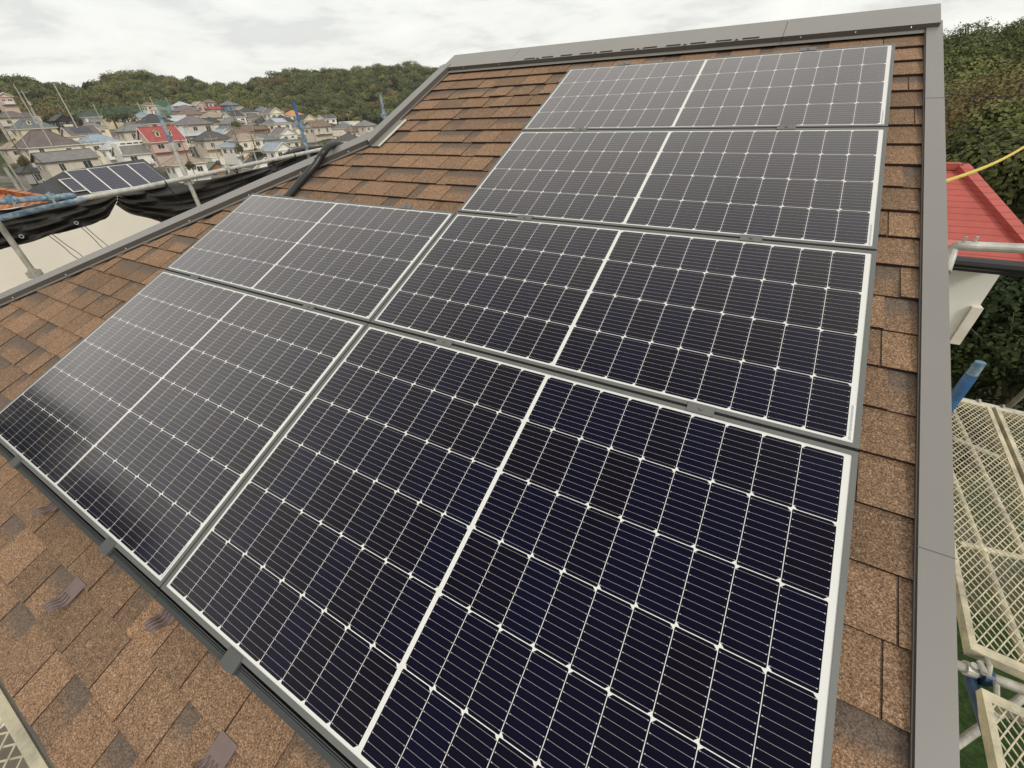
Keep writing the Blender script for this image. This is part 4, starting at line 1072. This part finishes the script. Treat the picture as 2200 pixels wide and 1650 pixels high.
def dormer(cx, u, wall, roof, w=1.1, hgt=1.25):
    q = T_get(cx); h, half, rise, wh = q[9:]; ze = wh - .5 * PITCH.get(cx, .56) + .06; s0 = .34; x0 = half * (1 - s0); z0 = ze + rise * s0
    d = bpy.data.objects.new('dormer', None); d.location = (x0, u, z0); link(d, h)
    b = MB(); b.box(-1.9, 0, -w / 2, w / 2, -.2, hgt); b.face([(0, -w / 2, hgt), (0, w / 2, hgt), (0, 0, hgt + .45)]); b.build('dormer_wall', WM[wall], d)
    b = MB()
    for s_ in (-1, 1): b.bar((-1.0, s_ * (w / 2 + .1) * .5, hgt + .24), (-1.0 + 1e-3, s_ * (w / 2 + .1) * .5, hgt + .24), .1, .1) if False else b.hexa([Vector(p) for p in ((-2.2, s_ * (w / 2 + .15), hgt - .08), (.18, s_ * (w / 2 + .15), hgt - .08), (.18, 0, hgt + .46), (-2.2, 0, hgt + .46), (-2.2, s_ * (w / 2 + .15), hgt + .02), (.18, s_ * (w / 2 + .15), hgt + .02), (.18, 0, hgt + .56), (-2.2, 0, hgt + .56))])
    b.build('dormer_roof', RM[roof], d)
    b = MB(); b.box(.005, .04, -w * .25, w * .25, .25, hgt - .05); b.build('dormer_pane', M['pane'], d)
for u in (-1.3, 1.8): dormer(64, u, 'yel', 'teal')
for u in (-1.5, 1.7): dormer(342, u, 'yel', 'olive')
# parapet with slot vents on the white house, large striped window on the cream block
q = T_get(290); h = q[9]; b = MB(); zz_ = 4.3 + q[11] - .3; b.box(-.3, .3, -4.4, 4.4, zz_, zz_ + 1.1); b.build('parapet', WM['white'], h)
for y in (-2.4, -.8, .8, 2.4): b = MB(); b.box(.30, .33, y - .62, y + .62, zz_ + .35, zz_ + .65); b.build('slot_vent', M['slot'], h)
b = MB(); b.box(-1.5, 3.4, -4.9, -4.6, 1.0, zz_ + .8); b.build('side_wall', WM['white'], h)
q = T_get(404); h = q[9]
window(h, Vector((6 * 1.10 * KS / 2 + .02, 0, 2.5)), (1, 0, 0), 3.0, 2.8)

# ---------------------------------------------------------------- terrain with the wooded hills
SKY_L = [(-200, 150), (0, 162), (60, 168), (100, 176), (150, 186), (185, 196), (215, 178), (245, 157), (290, 157), (360, 160), (380, 167), (420, 174), (470, 182), (520, 180), (545, 166), (600, 156), (640, 151), (700, 150), (730, 148), (785, 150), (810, 140), (830, 137), (850, 145), (880, 139), (950, 146), (1010, 140)]
SKY_R = [(1900, 66), (2022, 64), (2050, 56), (2090, 51), (2130, 49), (2160, 42), (2200, 36), (2300, 30)]
TREE_L, TREE_R = 7.5, 6.0
def prof(tab, rc, th):
    a = [az_of(x, y) for x, y in tab]; z = [at_hor(x, y, rc).z - th for x, y in tab]
    o = np.argsort(a); return np.array(a)[o], np.array(z)[o]
aL, zL = prof(SKY_L, 430, TREE_L); aR, zR = prof(SKY_R, 112, TREE_R)
BA = np.array(BASES)
def ground(x, y):
    x = np.asarray(x, float); y = np.asarray(y, float)
    dx, dy = x - CN[0], y - CN[1]; r = np.hypot(dx, dy); az = np.degrees(np.arctan2(dy, dx))
    num = np.zeros_like(r); den = np.zeros_like(r)
    for bx, by, bz in BA:
        w = 1.0 / (((x - bx) ** 2 + (y - by) ** 2) + 30.0) ** 1.7
        num += w * bz; den += w
    w = 1.0 / (np.maximum(r, .1) ** 2 + 30.0) ** 1.7 * 5; num += w * GZ; den += w
    g = num / den
    lm = np.clip((az - 88) / 26, 0, 1) * np.clip((190 - az) / 8, 0, 1)
    # left hill
    zc = np.interp(az, aL, zL); k = np.clip((r - 312) / 118, 0, 1); k = k * k * (3 - 2 * k)
    gl = g * (1 - k) + zc * k - np.clip(r - 430, 0, 400) * .16
    # right hill
    zc2 = np.interp(az, aR, zR); k2 = np.clip((r - 16) / 96, 0, 1); k2 = k2 ** 1.15
    g2 = GZ * (1 - k2) + zc2 * k2 - np.clip(r - 112, 0, 500) * .12
    rm = np.clip((114 - az) / 26, 0, 1) * np.clip((az + 20) / 25, 0, 1)
    # hill behind the left shoulder of the camera
    bm_ = np.clip((-az - 132) / 10, 0, 1)
    k3 = np.clip((r - 24) / 34, 0, 1); g3 = GZ * (1 - k3) + (CN[2] + 58 * np.tan(np.radians(17 + np.clip((-az - 0), 0, 175) * 0 + np.clip(172 + az, 0, 22) * .55)) - 7) * k3
    z = gl * lm + g2 * rm + g3 * bm_ + (1 - np.clip(lm + rm + bm_, 0, 1)) * (GZ * np.ones_like(r))
    z = z / np.maximum(1, lm + rm + bm_)
    near = np.clip((9.5 - r) / 3, 0, 1)
    return z * (1 - near) + GZ * near
def build_terrain():
    na = 300; rs = [0.5] + list(np.geomspace(2.0, 130, 46)) + list(np.linspace(136, 520, 62)) + [650, 900, 1400, 2200, 3500]
    az = np.linspace(-math.pi, math.pi, na, endpoint=False); RR, AA = np.meshgrid(rs, az, indexing='ij')
    X = CN[0] + RR * np.cos(AA); Y = CN[1] + RR * np.sin(AA); Z = ground(X, Y)
    Z = np.where(RR > 520, np.minimum(Z, -2 - (RR - 520) * .004), Z)
    V = np.stack([X, Y, Z], -1).reshape(-1, 3); F = []
    nr = len(rs)
    for i in range(nr - 1):
        for j in range(na):
            F.append((i * na + j, (i + 1) * na + j, (i + 1) * na + (j + 1) % na, i * na + (j + 1) % na))
    F.append(tuple(range(na - 1, -1, -1))[::-1])
    me = bpy.data.meshes.new('terrain'); me.from_pydata(V.tolist(), [], F); me.materials.append(M['ground']); me.materials.append(M['soil'])
    me.polygons.foreach_set('material_index', [1 if (rs[min(i // na, nr - 1)] > 300 or (rs[min(i // na, nr - 1)] > 12 and -180 < math.degrees(az[i % na]) < 103)) else 0 for i in range(len(F))]); me.polygons.foreach_set('use_smooth', [True] * len(F)); me.update()
    o = link(bpy.data.objects.new('terrain', me)); tag(o, kind='structure')
build_terrain()
def patch(name, pts, mat, lift=.25, n=14):
    b = MB(); a, c, d, e = [Vector(p) for p in pts]
    for i in range(n):
        for j in range(n):
            q = []
            for (s_, t_) in ((i, j), (i + 1, j), (i + 1, j + 1), (i, j + 1)):
                s_, t_ = s_ / n, t_ / n; p = a.lerp(c, s_).lerp(e.lerp(d, s_), t_); p.z = float(ground(p.x, p.y)) + lift; q.append(p)
            b.face(q)
    tag(b.build(name, mat), kind='structure')
patch('lawn', [(2.0, -4, 0), (12, -4, 0), (12, 7, 0), (2.0, 7, 0)], M['grass'], .03)
f0, f1 = at_hor(150, 250, 236), at_hor(330, 246, 236); f2, f3 = at_hor(330, 246, 275), at_hor(150, 250, 275)
patch('sports_field', [f0, f1, f2, f3], M['field'], .5)

# ---------------------------------------------------------------- foliage
def leaf_cloud(centers, radii, seeds, nleaf, size, flat=.75):
    """numpy quads spread through lumpy crowns; returns verts, tint"""
    Vs = []; Ts = []
    for (c, r, sd_) in zip(centers, radii, seeds):
        g = np.random.default_rng(int(sd_)); nl = 13
        lump = g.normal(size=(nl, 3)); lump /= np.linalg.norm(lump, axis=1)[:, None]; lump[:, 2] = np.abs(lump[:, 2]) * .9 - .12
        lump = lump * np.array([.62, .62, .62 * flat]) * r; lr = r * g.uniform(.26, .50, nl); ltone = g.uniform(-.28, .28, nl)
        k = g.integers(0, nl, nleaf); d = g.normal(size=(nleaf, 3)); d[:, 2] += .35; d /= np.linalg.norm(d, axis=1)[:, None]
        rad = lr[k] * g.uniform(.72, 1.10, nleaf)
        p = c + lump[k] + d * rad[:, None] * np.array([1, 1, flat])
        nrm = d + g.normal(size=(nleaf, 3)) * .45; nrm /= np.linalg.norm(nrm, axis=1)[:, None]
        a = np.cross(nrm, g.normal(size=(nleaf, 3))); a /= np.linalg.norm(a, axis=1)[:, None] + 1e-9; b_ = np.cross(nrm, a)
        s_ = size * g.uniform(.6, 1.35, nleaf)[:, None]
        q = np.stack([p - a * s_ - b_ * s_ * .7, p + a * s_ * 1.1 - b_ * s_ * .5, p + a * s_ * .8 + b_ * s_ * .8, p - a * s_ * .9 + b_ * s_ * .6], 1)
        base = g.uniform(.25, .75); brown = max(0.0, g.normal(-.15, .38)); brown = min(brown, .85)
        tone = np.clip(base + ltone[k] + g.normal(size=nleaf) * .07, 0, 1)
        Vs.append(q.reshape(-1, 3)); Ts.append(np.stack([tone, np.full(nleaf, brown)], 1))
    return np.concatenate(Vs), np.concatenate(Ts)
def leaf_mesh(name, V, T, mat, parent=None, loc=None):
    nf = len(V) // 4; me = bpy.data.meshes.new(name)
    me.vertices.add(len(V)); me.vertices.foreach_set('co', V.astype(np.float32).ravel())
    me.loops.add(nf * 4); me.loops.foreach_set('vertex_index', np.arange(nf * 4, dtype=np.int32))
    me.polygons.add(nf); me.polygons.foreach_set('loop_start', np.arange(0, nf * 4, 4, dtype=np.int32)); me.polygons.foreach_set('loop_total', np.full(nf, 4, dtype=np.int32))
    me.materials.append(mat); me.update(calc_edges=True)
    ca = me.color_attributes.new('tint', 'FLOAT_COLOR', 'POINT'); C4 = np.ones((len(V), 4), np.float32); C4[:, :2] = np.repeat(T, 4, axis=0); C4[:, 2] = 0
    ca.data.foreach_set('color', C4.ravel())
    o = bpy.data.objects.new(name, me)
    if loc is not None: o.location = loc
    return link(o, parent)
def scatter(a0, a1, r0, r1, step):
    pts = []; r = r0
    while r < r1:
        n = int(R(a1 - a0) * r / step)
        for i in range(n):
            a = R(a0 + (a1 - a0) * (i + rng.random()) / n); rr = r + (rng.random() - .5) * step * 1.1
            pts.append((CN[0] + rr * math.cos(a), CN[1] + rr * math.sin(a)))
        r += step
    return np.array(pts)
def forest(name, pts, r_lo, r_hi, nleaf, size, mat, keep=None):
    z = ground(pts[:, 0], pts[:, 1]); cen = []; rad = []
    for (x, y), zg in zip(pts, z):
        r = r_lo + (r_hi - r_lo) * rng.random() ** 1.4; cen.append((x, y, zg + r * .75 + rng.random() * 1.2)); rad.append(r)
    V, T = leaf_cloud(np.array(cen), rad, range(len(cen)), nleaf, size)
    return tag(leaf_mesh(name, V, T, mat), kind='stuff')
forest('far_woods', scatter(101, 183, 318, 450, 6.8), 3.6, 6.8, 620, .31, M['leaf'])
forest('woodland_undergrowth', scatter(126, 183, 392, 440, 5.0), 2.2, 3.4, 220, .34, M['leaf'])
forest('near_woods', scatter(58, 99, 38, 122, 4.1), 2.4, 4.4, 1500, .105, M['leafmid'])
forest('rear_woods', scatter(-178, -140, 40, 64, 4.2), 2.4, 4.4, 160, .45, M['leafdark'])
# lone trees
def tree(loc, r, h, label, mat, nleaf=2600, size=.11, group='single trees', bare=False, flat=.85, seed=1):
    t = thing('tree', loc, label, 'tree', group)
    b = MB(); r4 = random.Random(seed); th = h - r * .7
    b.tube([(0, 0, -1.0), (.03 * h, 0, th * .5), (0, .02 * h, th), (.0, .02 * h, h)], [r * .10, r * .08, r * .06, r * .02], 8)
    for i in range(26 if bare else 9):
        a = r4.random() * 6.28; z0 = th * (.55 + .5 * r4.random()); L_ = r * (.55 + .5 * r4.random()); up = r * (.3 + .6 * r4.random())
        mid = Vector((math.cos(a) * L_ * .5, math.sin(a) * L_ * .5, z0 + up * .4)); en = Vector((math.cos(a) * L_, math.sin(a) * L_, z0 + up))
        b.tube([(0, 0, z0 - .2), mid, en], [r * .035, r * .02, r * .006], 6)
        for k in range(5 if bare else 2):
            d = Vector((r4.random() - .5, r4.random() - .5, r4.random() * .6)) * r * .8; b.tube([mid.lerp(en, r4.random()), en + d], [r * .012, r * .003], 5)
    b.build('trunk', M['bark'], t, smooth=True)
    V, T = leaf_cloud(np.array([[0, 0, h - r * .35 if flat < 1 else h * .50]]), [r], [seed], nleaf, size, flat if flat < 1 else min(1.5, h / (1.45 * r)))
    if bare: T[:, 1] = .55
    leaf_mesh('crown', V, T, mat, t)
    return t
def tree_at(px, py, rr, r, label, mat, h=None, **kw):
    """crown centre seen at px, py from rr metres"""
    c = at_hor(px, py, rr); g = float(ground(c.x, c.y)); h = max(r * 1.3, c.z - g + r * .35); tree((c.x, c.y, c.z + r * .35 - h), r, h, label, mat, **kw)
tree_at(2068, 232, 34, 2.0, 'rounded light olive tree at the top of the slope right of the verge', M['leaflight'], nleaf=14000, size=.045, seed=21)
tree_at(2150, 262, 27, 2.6, 'thin leaved tree with many bare brown twigs above the red roof', M['leaflight'], nleaf=4500, size=.036, bare=True, seed=22)
tree_at(2075, 315, 24, 2.0, 'low brownish shrub tree right behind the red roof ridge', M['leaflight'], nleaf=6500, size=.036, bare=True, seed=23)
tree_at(2195, 400, 20, 2.4, 'leafy green tree right of the red hip roof', M['leafmid'], nleaf=13000, size=.055, seed=24)
tree_at(2230, 330, 23, 2.4, 'green tree at the right edge under the yellow rope', M['leafmid'], nleaf=12000, size=.06, seed=28)
tree_at(2205, 650, 10.5, 1.3, 'dark shrub below the red roof gutter at the right edge', M['leafdark'], nleaf=11000, size=.034, seed=25)
tree_at(2165, 735, 10.5, 1.2, 'dark shrub beside the white wall foot, above the blue pole', M['leafdark'], nleaf=9000, size=.032, seed=26)
tree_at(2215, 800, 9.5, 1.2, 'dark shrub at the right edge behind the far plank end', M['leafdark'], nleaf=9000, size=.030, seed=27)
tree_at(2085, 812, 10.5, 1.1, 'dark shrub behind the blue pole end on the right', M['leafdark'], nleaf=8000, size=.030, seed=29)
TT = [(190, 180, 420, 5.6, 'lone dark tree with sky showing through in the dip of the skyline', 'leafdark'),
      (160, 252, 190, 1.8, 'brownish bush beside the charcoal house', 'leaf'),
      (225, 222, 285, 4.6, 'yellow green rounded tree above the sports field, left one', 'leaflight'), (258, 224, 285, 4.4, 'yellow green rounded tree above the sports field, right one', 'leaflight'),
      (290, 258, 170, 1.7, 'dark bush at the near edge of the sports field', 'leafdark'), (352, 244, 190, 3.0, 'dark green bush under the green net', 'leafdark'),
      (500, 249, 190, 2.2, 'green bush behind the grey roof with peach walls', 'leaf'), (500, 281, 125, 1.4, 'bush between the near black roof and the wooden house', 'leaf'),
      (537, 289, 115, 1.7, 'dark green tree left of the wooden house', 'leafdark'), (693, 304, 85, 1.5, 'brown green shrub beside the leaning pole near the conduit', 'leaf'),
      (385, 300, 90, .9, 'small green bush at the right foot of the red dormer roof', 'leaf'),
      (322, 352, 50, .6, 'small potted bush behind the neighbour solar array', 'leafdark'), (6, 276, 110, 1.1, 'brownish bush left of the largest brown roof', 'leaf')]
for k, (px, py, rr, r, lab, mt) in enumerate(TT):
    if 60 < rr < 260: rr *= 1.28; r *= 1.2
    tree_at(px, py, rr, r * .85, lab, M[mt], nleaf=1100, size=r * .07, seed=40 + k, flat=1.35)

# ---------------------------------------------------------------- poles and nets
def upole(px0, py0, px1, py1, rr, lab, rad=.16, arms=1, mat='concretepole', trans=False):
    rad *= .70; rr = rr * 1.35 if rr > 60 else rr
    top = at_hor(px0, py0, rr); lo = at_hor(px1, py1, rr); zb = min(lo.z, top.z - 5) - 3
    t = thing('utility_pole', (top.x, top.y, zb), lab, 'utility pole', 'utility poles in the town')
    b = MB(); b.tube([(0, 0, 0), (0, 0, top.z - zb)], [rad * 1.15, rad * .8], 8); b.build('pole', M[mat], t)
    for k in range(arms):
        z = top.z - zb - .6 - k * 1.1; b = MB(); b.bar((-.5, -.9, z), (.5, .9, z), .1, .12)
        for s_ in (-.8, 0, .8): b.tube([(s_ * .55, s_, z), (s_ * .55, s_, z + .25)], .06, 6)
        b.build('crossarm', M['galvdirty'], t)
    if trans:
        z = top.z - zb - 3.2; b = MB(); b.tube([(.35, 0, z - .5), (.35, 0, z + .4)], .3, 10); b.tube([(-.3, .25, z - .4), (-.3, .25, z + .3)], .26, 10); b.build('transformer', M['galv'], t)
    return (top.x, top.y, top.z)
upole(114, 178, 155, 251, 160, 'tallest pale pole rising against the sky at the left', .24, 0, trans=False)
upole(28, 180, 66, 240, 140, 'pale pole with twin lamp heads in front of the left woods', .17, 0)
upole(45, 193, 78, 252, 150, 'pole carrying transformers at the left edge of the woods', .16, 1, trans=True)
upole(66, 234, 78, 251, 130, 'short pale post above the dormered grey green roof', .16, 0)
upole(7, 232, 21, 254, 120, 'short pale post over the long low brown roof', .14, 0)
for k, (a, b_, c, d) in enumerate(((200, 224, 211, 247), (247, 222, 270, 264), (294, 219, 310, 248), (322, 209, 343, 254), (356, 209, 380, 262))):
    upole(a, b_, c, d, 215, ('leftmost pale post along the sports field', 'tall pale post at the near side of the sports field', 'pale post at the right end of the sports field', 'pale post carrying the left side of the green net', 'pale post carrying the right side of the green net')[k], .30, 0)
upole(189, 295, 205, 330, 70, 'thin grey pole in front of the dark brown roof left of the white house', .12, 1)
upole(0, 325, 20, 352, 45, 'weathered pole with fittings at the left edge', .10, 0, 'galvdirty', True)
upole(10, 360, 50, 405, 30, 'dull brown post between the orange roofs and the dark solar roof', .13, 0, 'galvdirty')
upole(391, 265, 400, 292, 110, 'thin pole over the very pale roof', .11, 1, 'galvdirty')
upole(478, 236, 492, 282, 130, 'left one of two leaning dark poles over the peach walls', .13, 1, 'galvdirty')
upole(484, 238, 498, 284, 132, 'right one of two leaning dark poles over the peach walls', .13, 1, 'galvdirty')
upole(538, 262, 550, 300, 110, 'thin pole left of the wooden house', .12, 1, 'galvdirty')
upole(450, 290, 464, 328, 75, 'thin dark pole over the olive brown roof', .10, 1, 'galvdirty')
upole(540, 312, 550, 338, 60, 'pale pole in front of the orange brown roof', .11, 1)
upole(667, 262, 683, 315, 90, 'tall rusty pole just left of the conduit', .11, 1, 'galvdirty')
upole(696, 228, 701, 246, 170, 'aerial mast on the far white house', .10, 2, 'galvdirty')
upole(746, 242, 751, 262, 170, 'small lamp post against the woods near the verge', .10, 1)
upole(791, 262, 794, 284, 130, 'thin pole touching the slanting verge', .09, 1, 'galvdirty')
upole(491, 205, 495, 217, 190, 'short thin mast above the blue walled house', .10, 0)
upole(575, 218, 578, 232, 200, 'short thin mast above the far blue grey roof', .10, 0)
upole(606, 234, 608, 244, 180, 'short thin mast beside the far orange roof', .10, 0)
n0, n1 = at_hor(330, 216, 216), at_hor(362, 218, 216); zb = at_hor(345, 248, 216).z
t = thing('net_fence', (n0.x, n0.y, zb), 'tall green net hung between two pale posts', 'net fence')
b = MB(); d = n1 - n0; d.z = 0
for i in range(33): p = d * (i / 32); b.bar(p, p + Vector((0, 0, n0.z - zb)), .09, .05, up=d.normalized())
for i in range(24): z = (n0.z - zb) * i / 23; b.bar(Vector((0, 0, z)), d + Vector((0, 0, z)), .05, .09)
b.build('net', M['netgreen'], t)
f_a, f_b = at_hor(165, 246, 276), at_hor(315, 236, 276)
t = thing('net_fence', (f_a.x, f_a.y, f_a.z), 'long low green net fence along the back of the sports field', 'net fence')
b = MB(); d = f_b - f_a
for i in range(50): p = d * (i / 49); b.bar(p - Vector((0, 0, 2)), p + Vector((0, 0, 1.7)), .16, .06, up=d.normalized())
for i in range(6): z = -.5 + i * .43; b.bar(Vector((0, 0, z)), d + Vector((0, 0, z)), .06, .09)
b.build('net', M['netgreen'], t)
for k, (ya_, yb_) in enumerate(((202, 200), (278, 271), (301, 296), (316, 313))):
    a, c = at_hor(1990, ya_ + 1, 13), at_hor(2320, yb_ - 2, 13.6); b = MB()
    b.tube([a.lerp(c, i / 12) + Vector((0, 0, -.10 * math.sin(math.pi * i / 12) + .05)) for i in range(13)], .007, 6)
    tag(b.build('power_line', M['wire']), ('topmost thin power line across the right hill', 'second thin power line across the right hill from the top', 'third thin power line across the right hill from the top', 'lowest thin power line, just above the red roof')[k], 'power line', 'power lines on the right')

# ---------------------------------------------------------------- thin air between here and the hills
b = MB(); b.box(-700, 260, -260, 640, -42, 75); hz = b.build('haze', bpy.data.materials.new('haze')); tag(hz, kind='stuff')
hm = hz.data.materials[0]; hm.use_nodes = True; ht = hm.node_tree; ht.nodes.clear()
ho_ = ht.nodes.new('ShaderNodeOutputMaterial'); pv = ht.nodes.new('ShaderNodeVolumePrincipled'); pv.inputs['Color'].default_value = (.985, .985, .985, 1); pv.inputs['Density'].default_value = .00018; pv.inputs['Anisotropy'].default_value = .3
ht.links.new(pv.outputs[0], ho_.inputs['Volume'])
